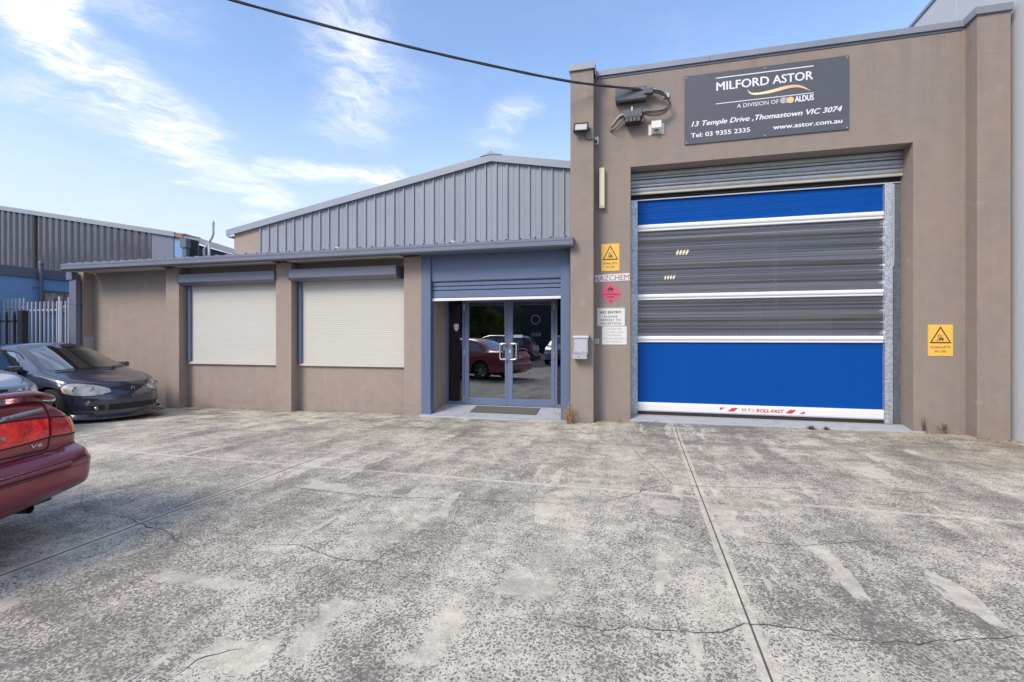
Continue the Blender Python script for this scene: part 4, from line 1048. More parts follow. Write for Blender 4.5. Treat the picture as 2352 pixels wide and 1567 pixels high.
for x in (-.20, -.14, -.08, -.02): put('fuse_carrier', MB().box(x-.022, x+.022, -.205, -.191, 4.90, 4.965, .003), 'fuse_box_body', jb)
put('terminal_block', MB().box(.016, .062, -.15, -.061, 4.895, 4.95, .005), 'fuse_box_body', jb)

# ------------------------------------------------------------------ overhead service cable
cb = thing('service_cable', (0, -.05, 5.42), 'thick twisted black service cable crossing the sky to the bay wall', 'cable')
ctl = [(.13, -.10, 5.395), (0.001, -0.13, 5.43), (-1.074, -0.507, 5.512), (-2.406, -1.115, 5.668), (-3.591, -1.672, 5.838), (-4.693, -2.207, 6.020), (-5.615, -2.67, 6.186), (-7.2, -3.47, 6.50), (-10.5, -5.1, 7.25), (-14, -6.9, 8.2)]
def cr(P, n):
    P = [Vector(p) for p in P]; out = []
    for i in range(len(P)-1):
        p0, p1, p2, p3 = P[max(0, i-1)], P[i], P[i+1], P[min(len(P)-1, i+2)]
        for k in range(n):
            s_ = k/n; out.append(.5*(2*p1+(p2-p0)*s_+(2*p0-5*p1+4*p2-p3)*s_**2+(3*p1-p0-3*p2+p3)*s_**3))
    return out+[P[-1]]
path = cr(ctl, 14)
for k in range(4):
    pts = []
    L = 0
    for i, p in enumerate(path):
        if i: L += (p-path[i-1]).length
        d = (path[min(i+1, len(path)-1)]-path[max(0, i-1)]).normalized(); a = d.cross(Vector((0, 0, 1))).normalized(); b = a.cross(d)
        an = L*2.6+k*math.pi/2; pts.append(p+(a*math.cos(an)+b*math.sin(an))*.0115)
    put('strand', MB().tube(pts, .0095, 6), 'cable_rubber', cb, True)
put('clamp', MB().box(.06, .205, -.155, -.055, 5.345, 5.435, .01), 'grey_plastic', cb)
put('pale_lead', MB().tube(cr([(.02, -.13, 5.445), (.18, -.10, 5.44), (.30, -.06, 5.40), (.42, -.03, 5.35)], 6), .008, 6), 'cable_pale', cb, True)
put('wall_hook', MB().box(.36, .46, -.03, -.001, 5.30, 5.37, .004).tube([(.42, -.03, 5.33), (.39, -.09, 5.32), (.37, -.08, 5.30)], .01, 6), 'cable_pale', cb)
for k in range(4):
    dz = (.026, .006, -.014, -.030)[k]; o_ = (-.012, .010, .038, .064)[k]
    pts = cr([(.16, -.10-o_*.3, 5.40+dz), (.33, -.13, 5.335+dz), (.43-dz*.5, -.13, 5.23+dz), (.455+o_*.3, -.12, 5.13-o_*.3), (.36, -.12, 5.055-o_*.9), (.20, -.13, 5.045-o_), (.10, -.13, 5.055-o_*.7), (.03, -.12, 5.05-o_*.5)], 6)
    put('strand', MB().tube(pts, .0085, 6), 'cable_rubber', cb, True)
for k in range(3):
    q = k*.022
    pts = cr([(-.25, -.10, 5.07-q), (-.33, -.11, 5.045-q*1.2), (-.41, -.09, 4.95-q*.6), (-.455, -.05, 4.895), (-.475, -.0, 4.86)], 6)
    put('tail_lead', MB().tube(pts, .011, 6), 'cable_pale' if k == 0 else 'cable_rubber', cb, True)
put('tail_lead', MB().tube(cr([(-.25, -.10, 5.0), (-.31, -.11, 4.93), (-.38, -.10, 4.86), (-.44, -.05, 4.845), (-.475, 0, 4.86)], 6), .009, 6), 'cable_rubber', cb, True)

# ------------------------------------------------------------------ weeds
def weed(cx, cy, cz, n, h, spread, mat, label, seed, w=.006, fluff=True):
    bm = bmesh.new(); r = random.Random(seed)
    for k in range(n):
        a = r.uniform(0, 6.283); L = h*r.uniform(.35, 1); lean = r.uniform(.1, 1)*spread; p = Vector((cx+r.uniform(-.05, .05)*spread*4, cy+r.uniform(-.03, .03), cz)); prev = None
        d = Vector((math.cos(a), math.sin(a)*.5, 0)); s_ = Vector((-math.sin(a), math.cos(a), 0)); curl = r.uniform(-.3, 1.3)
        for i in range(6):
            f = i/5; c = p+d*lean*(f**1.4)+Vector((0, 0, L*(f-.35*curl*f*f*f)))
            ww = w*(1-f*.8); A = bm.verts.new(c+s_*ww); B = bm.verts.new(c-s_*ww+Vector((0, 0, ww*.4)))
            if prev: bm.faces.new([prev[0], A, B, prev[1]])
            prev = (A, B)
            if fluff and i > 1 and r.random() < .8:
                for _ in range(2):
                    e = c+Vector((r.uniform(-1, 1), r.uniform(-1, 1), r.uniform(-.6, 1)))*.035; g_ = Vector((r.uniform(-1, 1), r.uniform(-1, 1), r.uniform(-1, 1)))*.011
                    bm.faces.new([bm.verts.new(c), bm.verts.new(e), bm.verts.new(e+g_)])
    tag(put('weed', bm, mat), label, 'weed')
weed(-1.12, -.33, .02, 55, .40, .24, 'dry_stem', 'dry straw coloured weed growing at the foot of the right blue entrance post', 4, .0035)
weed(3.92, -.05, .10, 12, .24, .05, 'dark_stem', 'thin dead brown weed standing against the wall right of the bay', 5, .004, False)
weed(4.14, -.06, .10, 10, .13, .10, 'dark_stem', 'low curled dead weed at the wall foot under the right forklift sign', 6, .004, True)
weed(2.48, -.10, .05, 22, .035, .09, 'dark_stem', 'small brown weed tuft in the crack before the blue roller door', 8, .004, True)
weed(2.68, -.09, .05, 12, .03, .05, 'dark_stem', 'tiny brown weed tuft right of another in the crack before the roller door', 9, .004, True)

# grit and leaf crumbs that gather along the foot of the walls
bm = bmesh.new(); r = random.Random(21)
for k in range(900):
    zone = r.choice(((-12, -4, .0), (-9.5, -7.2, .2), (-6.6, -4.3, .2), (-1.1, -.75, -.26), (-.72, -.16, -.01), (.0, 3.9, -.05), (3.9, 4.4, -.01), (4.4, 4.85, -.26), (3.0, 4.86, -.4), (-1.3, -.3, -.1)))
    x = r.uniform(zone[0], zone[1]); y = zone[2]-abs(r.gauss(0, .07))-.01; s_ = r.uniform(.004, .013); q = r.uniform(0, 6.28); z = gz(x, y)+.004
    dx, dy = math.cos(q)*s_, math.sin(q)*s_
    bm.faces.new([bm.verts.new((x-dx, y-dy, z)), bm.verts.new((x+dy*.5, y-dx*.5, z+s_*.5)), bm.verts.new((x+dx, y+dy, z+s_*.2)), bm.verts.new((x-dy*.5, y+dx*.5, z))])
tag(put('leaf_litter', bm, 'dark_stem'), kind='stuff')

# ------------------------------------------------------------------ cars
def catm(p0, p1, p2, p3, s, T=.42):
    """cardinal spline with softened tangents, so hard corners do not overshoot"""
    m1 = (p2-p0)*T; m2 = (p3-p1)*T; s2 = s*s; s3 = s2*s
    return p1*(2*s3-3*s2+1)+m1*(s3-2*s2+s)+p2*(-2*s3+3*s2)+m2*(s3-s2)
def refine(row, n):
    out = []
    for i in range(len(row)-1):
        p0, p1, p2, p3 = row[max(0, i-1)], row[i], row[i+1], row[min(len(row)-1, i+2)]
        for k in range(n): out.append(catm(p0, p1, p2, p3, k/n))
    return out+[row[-1]]
def shell(plan, low, top, ns=4, nw=3, zs=1.0, zoff=0.0):
    """plan: 14 (x, y) round the half outline, nose to tail; low: rows of insets and heights; top: rows of points"""
    M = len(plan); rows = []
    xs = [p[0] for p in plan]; xm = max(abs(x) for x in xs)
    zf0 = [r[3] for r in low]
    rows.append([Vector((p[0]*.96, 0, low[0][3]+.02)) for p in plan])
    for (fi, ri, si, zf, zm, zr, *rn) in low:
        row = []
        for i, (x, y) in enumerate(plan):
            f = max(0, (x-.9)/(xm-.9)) if x > 0 else 0; b = max(0, (-x-.9)/(xm-.9)) if x < 0 else 0
            ff = sm(.25, 1, f); bb = sm(.25, 1, b)
            xx = x - fi*ff + ri*bb
            k = (x/xm)
            z = zm + (zf-zm)*sm(.35, 1, k) if k > 0 else zm + (zr-zm)*sm(.35, 1, -k)
            yy = max(0, y - si*(1-.0*ff)) if y > .01 else 0
            if y > .01 and (i <= 2 or i >= M-3): yy = y*(1-.5*si)
            if rn and x < 0: yy = max(0, yy-rn[0]*sm(.80, 1, -k)*(y > .01)*min(1, y/.7))
            row.append(Vector((xx, yy, z)))
        rows.append(row)
    for r in top: rows.append([Vector(p) for p in r])
    for r in rows:
        for p in r: p.z = p.z*zs+zoff
    rows = [refine(r, ns) for r in rows]
    cols = list(zip(*rows)); cols = [refine(list(c), nw) for c in cols]
    bm = bmesh.new()
    for sgn in (1, -1):
        G = [[bm.verts.new((p.x, max(0, p.y)*sgn, p.z)) for p in c] for c in cols]
        for i in range(len(G)-1):
            for j in range(len(G[0])-1):
                q = [G[i][j], G[i+1][j], G[i+1][j+1], G[i][j+1]]
                bm.faces.new(q if sgn > 0 else q[::-1])
    bmesh.ops.remove_doubles(bm, verts=bm.verts, dist=.0008)
    bmesh.ops.dissolve_degenerate(bm, dist=.0005, edges=bm.edges)
    bmesh.ops.holes_fill(bm, edges=[e for e in bm.edges if e.is_boundary], sides=0)
    bmesh.ops.recalc_face_normals(bm, faces=bm.faces)
    return bm
def cut_arches(bm, axles, r, depth=.30, zc=.31):
    """boolean the wheel housings out of the closed shell"""
    me = bpy.data.meshes.new('shell'); bm.to_mesh(me); o = bpy.data.objects.new('shell', me); COL.objects.link(o)
    tools = []
    for x in axles:
        for s in (1, -1):
            m = MB(); m.lathe([(r, .0), (r, .5)], (0, 0, 0), 'y', 40, cap=True)
            bmesh.ops.translate(m.bm, verts=m.bm.verts, vec=(x, s*(.92)-(.5 if s > 0 else 0)+(.22 if s > 0 else -.22), zc)); bmesh.ops.recalc_face_normals(m.bm, faces=m.bm.faces)
            tm = bpy.data.meshes.new('arch_cutter'); m.bm.to_mesh(tm); m.bm.free(); to = bpy.data.objects.new('arch_cutter', tm); COL.objects.link(to); tools.append(to)
            md = o.modifiers.new('b', 'BOOLEAN'); md.operation = 'DIFFERENCE'; md.object = to; md.solver = 'EXACT'
    dg = bpy.context.evaluated_depsgraph_get(); dg.update(); ev = bpy.data.meshes.new_from_object(o.evaluated_get(dg))
    out = bmesh.new(); out.from_mesh(ev)
    for q in tools+[o]: bpy.data.objects.remove(q)
    bmesh.ops.dissolve_degenerate(out, dist=.0003, edges=out.edges)
    return out

class Car:
    def __init__(s, name, label, bodymat, plan, low, top, axles, wr, tw, zs=1.0, track=.745, zoff=0.0):
        s.root = thing(name, (0, 0, 0), label, 'car'); s.paint = bodymat
        bm = shell(plan, low, top, zs=zs, zoff=zoff)
        s.bvh = BVHTree.FromBMesh(bm)
        s.k = zs
        body = cut_arches(bm, axles, wr+.045, zc=wr+.0)
        s.body = put('body', body, bodymat, s.root, True, local=True)
        put('underbody', MB().box(axles[1]-.7, axles[0]+.55, -.62, .62, wr*.55, wr*1.3), 'underbody', s.root, local=True)
        for x in axles:
            for sg in (1, -1): s.wheel(x, sg*track, wr, tw, sg)
    def wheel(s, x, y, r, w, sg):
        t = put('wheel', MB().lathe([(r*.66, -w/2), (r*.95, -w/2), (r, -w*.38), (r, w*.38), (r*.95, w/2), (r*.70, w/2+.004), (r*.66, w/2-.004)], (x, y, r), 'y', 36), 'tyre_rubber', s.root, True, local=True)
        k = sg*w/2
        put('rim', MB().lathe([(r*.66, k*.98), (r*.62, k*1.0), (r*.60, k*.80), (r*.60, -k*.5)], (x, y, r), 'y', 32), 'rim_alloy', t, True, local=True)
        m = MB()
        for q in range(7):
            a = q*2*math.pi/7; c_, s_ = math.cos(a), math.sin(a)
            P = lambda rr, tt, yy: (x+rr*c_-tt*s_, y+yy, r+rr*s_+tt*c_)
            v = [m.bm.verts.new(P(*p)) for p in ((r*.10, .022, k*.86), (r*.10, -.022, k*.86), (r*.61, -.014, k*.92), (r*.61, .014, k*.92), (r*.10, .022, k*.6), (r*.10, -.022, k*.6), (r*.61, -.014, k*.6), (r*.61, .014, k*.6))]
            for f in ((0, 1, 2, 3), (4, 5, 6, 7), (0, 3, 7, 4), (1, 2, 6, 5)): m.bm.faces.new([v[i] for i in f])
        m.lathe([(.0005, k*.95), (r*.14, k*.92), (r*.16, k*.6)], (x, y, r), 'y', 14)
        put('spokes', m, 'rim_alloy', t, local=True)
        put('brake_disc', MB().lathe([(.0005, k*.3), (r*.45, k*.3), (r*.45, k*.2)], (x, y, r), 'y', 24), 'mesh_black', t, local=True)
    def snap(s, p, off):
        p = Vector(p); loc, nor, i, d = s.bvh.find_nearest(p)
        if loc is None: return p
        return loc+nor*off
    def patch(s, name, A, B, mat, nx=10, ny=5, off=.004, thick=.012, par=None, ref=3, mirror=False, bulge=0.0, smooth='all'):
        """skin between guide curves A and B laid onto the shell, proud by OFF, with a returned edge"""
        for sg in ((1, -1) if mirror else (1,)):
            a = [Vector((p[0], p[1]*sg, p[2]*s.k)) for p in A]; b = [Vector((p[0], p[1]*sg, p[2]*s.k)) for p in B]
            def res(c):
                c = refine(c, 6) if len(c) > 2 else refine([c[0], (c[0]+c[1])/2, c[1]], 6)
                L = [0]
                for p, q in zip(c, c[1:]): L.append(L[-1]+(q-p).length)
                out = []
                for i in range(nx+1):
                    t = L[-1]*i/nx; j = 0
                    while j < len(L)-2 and L[j+1] < t: j += 1
                    out.append(c[j].lerp(c[j+1], 0 if L[j+1] == L[j] else (t-L[j])/(L[j+1]-L[j])))
                return out
            a = res(a); b = res(b); bm = bmesh.new(); G = []; D = []
            for i in range(nx+1):
                G.append([]); D.append([])
                for j in range(ny+1):
                    p = a[i].lerp(b[i], j/ny); e = math.sin(math.pi*i/nx)*math.sin(math.pi*j/ny)
                    q = s.snap(p, off+bulge*(e**.5 if e > 0 else 0)); G[-1].append(bm.verts.new(q)); D[-1].append(s.snap(p, off-thick))
            for i in range(nx):
                for j in range(ny): bm.faces.new([G[i][j], G[i+1][j], G[i+1][j+1], G[i][j+1]])
            rim = [(i, 0) for i in range(nx+1)]+[(nx, j) for j in range(1, ny+1)]+[(i, ny) for i in range(nx-1, -1, -1)]+[(0, j) for j in range(ny-1, 0, -1)]
            low = [bm.verts.new(D[i][j]) for i, j in rim]; N = len(rim)
            for k in range(N):
                f = bm.faces.new([G[rim[k][0]][rim[k][1]], low[k], low[(k+1) % N], G[rim[(k+1) % N][0]][rim[(k+1) % N][1]]])
            o = put(name, bm, mat, par or s.root, True, local=True)
        return o
    def seam(s, pts, w=.004, mat='underbody', name='panel_gap', off=.003, mirror=True, ax=None):
        for sg in ((1, -1) if mirror else (1,)):
            c = refine([Vector((p[0], p[1]*sg, p[2]*s.k)) for p in pts], 8); bm = bmesh.new(); prev = None
            for i, p in enumerate(c):
                loc, nor, _, _ = s.bvh.find_nearest(p); d = (c[min(i+1, len(c)-1)]-c[max(0, i-1)]).normalized(); sd = nor.cross(d).normalized()*w
                A = bm.verts.new(loc+nor*off+sd); B = bm.verts.new(loc+nor*off-sd)
                if prev: bm.faces.new([prev[0], A, B, prev[1]])
                prev = (A, B)
            put(name, bm, mat, s.root, local=True)
    def printed(s, string, p0, p1, h, mat, bold=.02, shear=.0, name='badge', lean=None, off=.006, backing=None):
        """lettering laid on the rear or front skin between p0 and p1"""
        bm = text_bm(string, 0.0, shear); xs = [w.co.x for w in bm.verts]; x0, x1 = min(xs), max(xs); p0 = Vector(p0); p1 = Vector(p1)
        for w in bm.verts:
            f = (w.co.x-x0)/(x1-x0); p = p0.lerp(p1, f); p.z += w.co.y/.75*h; w.co = s.snap(p, off)
        return put(name, bm, mat, s.root, local=True)
    def place(s, x, y, z, deg):
        s.root.location = (x, y, z); s.root.rotation_euler = (0, 0, R(deg))
        if 'wloc' in s.root: s.root['wloc'] = [x, y, z]

SED_PLAN = [(2.38, 0), (2.34, .42), (2.20, .74), (1.72, .872), (1.0, .885), (.5, .89), (-.1, .89), (-.7, .89), (-1.2, .888), (-1.85, .887), (-2.31, .868), (-2.385, .74), (-2.41, .40), (-2.42, 0)]
SED_LOW = [(.06, .09, .06, .20, .21, .285), (.01, .010, .015, .32, .34, .35), (.0, .0, .0, .46, .46, .475), (.0, -.004, .0, .50, .50, .505), (.02, .012, .0, .53, .52, .525), (.06, .045, .0, .56, .545, .575),
           (.10, .115, .004, .60, .60, .612), (.12, .118, .006, .66, .70, .69), (.15, .122, .02, .70, .80, .83, .05), (.24, .145, .05, .735, .885, .935, .17)]
SED_TOP = [
 [(2.05, 0, .765), (2.0, .38, .775), (1.88, .64, .80), (1.6, .76, .855), (1.1, .80, .905), (.78, .805, .93), (-.1, .815, .94), (-.7, .805, .945), (-1.2, .79, .95), (-1.7, .77, .96), (-2.12, .62, .962), (-2.20, .52, .965), (-2.23, .32, .968), (-2.235, 0, .97)],
 [(1.95, 0, .785), (1.88, .28, .80), (1.75, .5, .83), (1.5, .6, .88), (1.18, .68, .93), (.42, .60, 1.27), (-.1, .60, 1.335), (-.6, .60, 1.33), (-1.1, .60, 1.22), (-1.62, .64, .985), (-1.85, .56, .975), (-2.0, .44, .975), (-2.08, .28, .98), (-2.1, 0, .98)],
 [(1.85, 0, .81), (1.75, .18, .83), (1.6, .3, .87), (1.45, .35, .91), (1.24, .38, .95), (.32, .35, 1.36), (-.1, .35, 1.40), (-.6, .35, 1.39), (-1.05, .35, 1.30), (-1.62, .38, 1.0), (-1.8, .35, .985), (-1.9, .28, .985), (-1.98, .15, .985), (-2.0, 0, .985)],
 [(1.75, 0, .83), (1.68, 0, .845), (1.58, 0, .88), (1.42, 0, .92), (1.26, 0, .955), (.30, 0, 1.375), (-.1, 0, 1.42), (-.6, 0, 1.41), (-1.05, 0, 1.32), (-1.62, 0, 1.005), (-1.75, 0, .99), (-1.82, 0, .99), (-1.87, 0, .99), (-1.9, 0, .99)]]
def glasshouse(c, wb=1.2, wt=.36, yb=.66, yt=.52, zb=.945, zt=1.30, rb=-1.58, rt=-1.10, sy=.80, top=1.285, front=.62, back=-1.28, cut=-.35, mat='car_glass'):
    c.patch('windscreen', [(wb-.10, yb, zb-.01), (wb+.02, yb*.5, zb+.015), (wb+.04, 0, zb+.02), (wb+.02, -yb*.5, zb+.015), (wb-.10, -yb, zb-.01)],
            [(wt+.04, yt, zt-.02), (wt-.02, yt*.5, zt+.045), (wt-.03, 0, zt+.055), (wt-.02, -yt*.5, zt+.045), (wt+.04, -yt, zt-.02)], mat, 14, 8, .003, .010)
    c.patch('rear_window', [(rb+.02, yb*.92, zb+.04), (rb-.01, 0, zb+.065), (rb+.02, -yb*.92, zb+.04)], [(rt, yt, zt-.06), (rt+.03, 0, zt+.0), (rt, -yt, zt-.06)], mat, 12, 6, .003, .010)
    mid = (front+back)/2+.08
    c.patch('side_window', [(front, sy, zb+.0), (mid+.03, sy+.005, zb+.005)], [(front-.42, yt+.10, top-.04), (mid+.03, yt+.085, top+.0)], mat, 8, 6, .003, .010, mirror=True)
    c.patch('side_window', [(mid-.03, sy+.005, zb+.005), (back, sy-.02, zb+.03)], [(mid-.03, yt+.085, top), (back+.26, yt+.10, top-.10)], mat, 8, 6, .003, .010, mirror=True)

def sedan(name, label, mat, detail=True, front_only=False):
    c = Car(name, label, mat, SED_PLAN, SED_LOW, SED_TOP, (1.42, -1.26), .315, .205)
    glasshouse(c)
    c.patch('headlight', [(1.84, .84, .70), (2.05, .78, .735), (2.2, .60, .715), (2.26, .42, .69)], [(1.96, .86, .575), (2.14, .80, .565), (2.28, .62, .56), (2.34, .42, .565)], 'lens_clear', 10, 5, .006, .02, mirror=True, bulge=.012)
    c.patch('grille', [(2.28, .34, .69), (2.3, 0, .695), (2.28, -.34, .69)], [(2.34, .30, .57), (2.36, 0, .565), (2.34, -.30, .57)], 'mesh_black', 8, 3, .004, .01)
    c.patch('lower_intake', [(2.34, .5, .42), (2.38, 0, .42), (2.34, -.5, .42)], [(2.32, .46, .30), (2.36, 0, .30), (2.32, -.46, .30)], 'mesh_black', 8, 3, .003, .01)
    c.seam([(1.12, .79, .92), (1.5, .775, .875), (1.9, .70, .80), (2.12, .55, .75)])
    for x in (.62, -.38, -1.18): c.seam([(x, .84, .90), (x, .89, .6), (x, .885, .36)])
    c.seam([(.62, .885, .36), (-.3, .89, .35), (-1.1, .885, .36)])
    c.patch('side_moulding', [(.9, .89, .535), (-.3, .90, .535), (-.88, .89, .535)], [(.9, .89, .485), (-.3, .90, .485), (-.88, .89, .485)], mat, 10, 2, .012, .02, mirror=True)
    for x in (-.25, -1.05): c.patch('door_handle', [(x, .88, .80), (x-.17, .88, .80)], [(x, .88, .77), (x-.17, .88, .77)], mat, 4, 2, .02, .03, mirror=True)
    for sg in (1, -1):
        m = MB().box(.50, .66, sg*.83 if sg > 0 else sg*1.04, sg*1.04 if sg > 0 else sg*.83, .93, 1.06, .03); put('wing_mirror', m, mat, c.root, True, local=True)
    return c

# -- maroon sedan whose tail stands in the left foreground
red = sedan('parked_car', 'maroon sedan in the left foreground, its scraped tail with red lamps to the camera', 'paint_maroon')
red.patch('tail_light', [(-2.27, -.600, .838), (-2.26, -.72, .825), (-2.17, -.845, .806)], [(-2.29, -.600, .712), (-2.28, -.74, .703), (-2.17, -.87, .697)], 'lens_dark_red', 12, 6, .007, .03, bulge=.004)
red.patch('tail_light', [(-2.27, .600, .838), (-2.26, .72, .825), (-2.17, .845, .806)], [(-2.29, .600, .712), (-2.28, .74, .703), (-2.17, .87, .697)], 'lens_dark_red', 12, 6, .007, .03, bulge=.004)
for sg in (1, -1):
    red.patch('indicator', [(-2.25, sg*.765, .818), (-2.18, sg*.842, .808)], [(-2.26, sg*.785, .703), (-2.18, sg*.865, .699)], 'lens_amber', 6, 6, .012, .02)
    red.patch('reversing_lamp', [(-2.275, sg*.575, .842), (-2.305, sg*.35, .858), (-2.32, sg*.2, .862)], [(-2.30, sg*.575, .713), (-2.325, sg*.35, .700), (-2.335, sg*.2, .697)], 'lens_red', 10, 6, .009, .03)
red.patch('number_plate', [(-2.31, -.185, .84), (-2.33, .185, .84)], [(-2.33, -.185, .72), (-2.345, .185, .72)], 'sign_white', 4, 3, .006, .01)
put('lock', MB().lathe([(.0005, -.008), (.014, -.006), (.017, .004)], red.snap((-2.32, -.245, .765), .012), 'x', 14), 'rim_alloy', red.root, local=True)
# boot lid gap, lid lip and bumper joint
red.seam([(-1.75, -.72, .975), (-2.05, -.66, .968), (-2.22, -.600, .950), (-2.26, -.594, .86), (-2.275, -.588, .72), (-2.29, -.575, .64), (-2.285, -.55, .625)], .0045)
red.seam([(-2.285, -.56, .622), (-2.315, -.3, .632), (-2.32, 0, .635)], .0045)
red.seam([(-2.01, -.885, .622), (-2.16, -.858, .613), (-2.26, -.74, .612), (-2.30, -.58, .614), (-2.32, -.3, .616), (-2.33, 0, .616)], .003)
red.seam([(-2.10, -.888, .500), (-2.22, -.868, .500), (-2.35, -.72, .497), (-2.39, -.4, .494), (-2.41, 0, .494)], .0055)
red.seam([(-2.10, -.888, .522), (-2.22, -.868, .522), (-2.35, -.72, .52), (-2.39, -.4, .518), (-2.41, 0, .518)], .0025)
red.seam([(-2.12, -.888, .485), (-2.22, -.868, .484), (-2.35, -.72, .48), (-2.39, -.4, .477), (-2.41, 0, .477)], .002)
bdg = red.patch('badge_plate', [(-2.25, -.265, .893), (-2.23, -.40, .897), (-2.20, -.56, .893)], [(-2.27, -.235, .868), (-2.25, -.40, .876), (-2.22, -.56, .880)], 'print_silver', 10, 2, .003, .006)
red.printed('Advantage', (-2.28, -.262, .872), (-2.22, -.545, .878), .020, 'print_black', .02, .35, off=.010)
red.printed('V6', (-2.32, -.44, .655), (-2.30, -.525, .655), .026, 'chrome', .05, .1, off=.006)
for sg in (1, -1):
    red.seam([(-2.29, sg*.03, .868), (-2.30, sg*.35, .864), (-2.272, sg*.575, .848)], .004, mirror=False, off=.007, name='lamp_gasket')
    red.seam([(-2.335, sg*.10, .690), (-2.325, sg*.35, .694), (-2.30, sg*.575, .706)], .004, mirror=False, off=.007, name='lamp_gasket')
    red.seam([(-2.27, sg*.605, .846), (-2.26, sg*.72, .833), (-2.20, sg*.82, .820)], .004, mirror=False, off=.006, name='lamp_gasket')
    red.seam([(-2.29, sg*.605, .704), (-2.28, sg*.74, .695), (-2.22, sg*.85, .690)], .004, mirror=False, off=.006, name='lamp_gasket')
# rear spoiler on the boot lid
sp_ = MB(); prof_ = [(.16, 0), (.05, .030), (-.05, .026), (-.075, .004), (-.04, -.008), (.08, -.012)]
rings = []
for i in range(25):
    y = -.70+1.40*i/24; e = abs(y)/.70; lift = 1.022-.070*max(0, (e-.66)/.34)**1.5; back = -2.25+.06*e**3.0
    kk = 1.0 if e < .93 else max(.35, 1-(e-.93)/.07*.65)
    rings.append([sp_.bm.verts.new((back+px*kk, y, lift+pz*kk)) for px, pz in prof_])
for A, B in zip(rings, rings[1:]):
    for k in range(6): sp_.bm.faces.new([A[k], A[(k+1) % 6], B[(k+1) % 6], B[k]])
sp_.bm.faces.new(rings[0]); sp_.bm.faces.new(rings[-1][::-1])
bmesh.ops.subdivide_edges(sp_.bm, edges=sp_.bm.edges, cuts=1, smooth=.6)
spo = put('spoiler', sp_, 'paint_maroon', red.root, 'all', local=True)
for sg in (1, -1):
    put('spoiler_foot', MB().box(-2.17, -2.03, min(sg*.52, sg*.66), max(sg*.52, sg*.66), .955, 1.012, .012), 'paint_maroon', red.root, True, local=True)
put('exhaust', MB().tube([(-1.6, -.42, .24), (-2.05, -.44, .23), (-2.28, -.45, .235)], .030, 12, cap=False).tube([(-1.5, -.40, .25), (-1.55, -.42, .24), (-2.02, -.45, .25)], [.07, .10, .09], 12), 'exhaust_metal', red.root, True, local=True)
put('rear_axle', MB().box(-2.2, -1.5, -.70, .70, .215, .30, .02), 'exhaust_metal', red.root, local=True)
red.place(-6.16, -6.86, 0, 195)

# -- dark coupe
CP_PLAN = [(2.14, 0), (2.05, .38), (1.84, .655), (1.54, .805), (.98, .855), (.55, .86), (0, .86), (-.5, .86), (-.95, .86), (-1.6, .855), (-1.95, .80), (-2.1, .68), (-2.17, .4), (-2.19, 0)]
CP_LOW = [(.03, .08, .05, .13, .15, .22), (.0, .03, .02, .22, .26, .32), (-.005, .0, .0, .36, .36, .40), (.0, .0, .0, .455, .46, .47), (.03, .0, .0, .52, .54, .55), (.09, .03, .0, .585, .64, .66), (.16, .06, .02, .64, .74, .78), (.22, .10, .05, .68, .845, .90)]
CP_TOP = [
 [(1.84, 0, .70), (1.77, .36, .71), (1.60, .58, .745), (1.34, .69, .80), (1.0, .745, .860), (.8, .75, .885), (0, .77, .90), (-.5, .76, .915), (-.95, .75, .935), (-1.5, .73, .96), (-1.85, .66, .96), (-1.98, .55, .955), (-2.02, .3, .955), (-2.03, 0, .955)],
 [(1.74, 0, .725), (1.66, .27, .74), (1.50, .46, .78), (1.28, .56, .835), (1.02, .66, .895), (.24, .57, 1.225), (-.1, .565, 1.275), (-.55, .56, 1.27), (-1.0, .55, 1.20), (-1.6, .53, 1.03), (-1.85, .45, .975), (-1.93, .38, .965), (-1.96, .2, .965), (-1.97, 0, .965)],
 [(1.64, 0, .75), (1.57, .17, .765), (1.42, .28, .805), (1.28, .34, .85), (1.12, .37, .90), (.14, .34, 1.305), (-.15, .34, 1.345), (-.55, .33, 1.335), (-1.0, .33, 1.26), (-1.6, .3, 1.08), (-1.82, .25, .99), (-1.88, .2, .975), (-1.9, .1, .975), (-1.92, 0, .975)],
 [(1.54, 0, .77), (1.48, 0, .785), (1.38, 0, .82), (1.28, 0, .86), (1.16, 0, .905), (.12, 0, 1.325), (-.15, 0, 1.362), (-.55, 0, 1.352), (-1.0, 0, 1.275), (-1.6, 0, 1.09), (-1.8, 0, 1.01), (-1.85, 0, .98), (-1.87, 0, .975), (-1.88, 0, .975)]]
cp = Car('parked_coupe', 'dark navy wet coupe parked nose right against the taupe office wall', 'paint_navy', CP_PLAN, CP_LOW, CP_TOP, (1.29, -1.28), .315, .20, track=.72, zs=1.04)
glasshouse(cp, 1.12, .22, .64, .50, .905, 1.24, -1.62, -1.05, .755, 1.225, .55, -1.1)
cp.patch('headlight', [(1.56, .815, .635), (1.60, .77, .69), (1.72, .65, .712), (1.86, .48, .675), (1.98, .33, .605)], [(1.60, .82, .56), (1.74, .77, .52), (1.87, .68, .508), (2.0, .52, .512), (2.05, .34, .555)], 'lens_hazy', 16, 7, .005, .03, mirror=True, bulge=.004)
for q in ([(1.56, .815, .635), (1.60, .77, .695), (1.72, .65, .718), (1.86, .48, .68), (1.98, .33, .61)], [(1.60, .82, .552), (1.74, .77, .512), (1.87, .68, .50), (2.0, .52, .505), (2.05, .34, .55)]): cp.seam(q, .004, off=.005, name='lamp_gasket')
cp.patch('side_lamp', [(1.555, .818, .632), (1.61, .81, .61)], [(1.595, .825, .562), (1.66, .81, .538)], 'lens_orange', 4, 3, .014, .01, mirror=True)
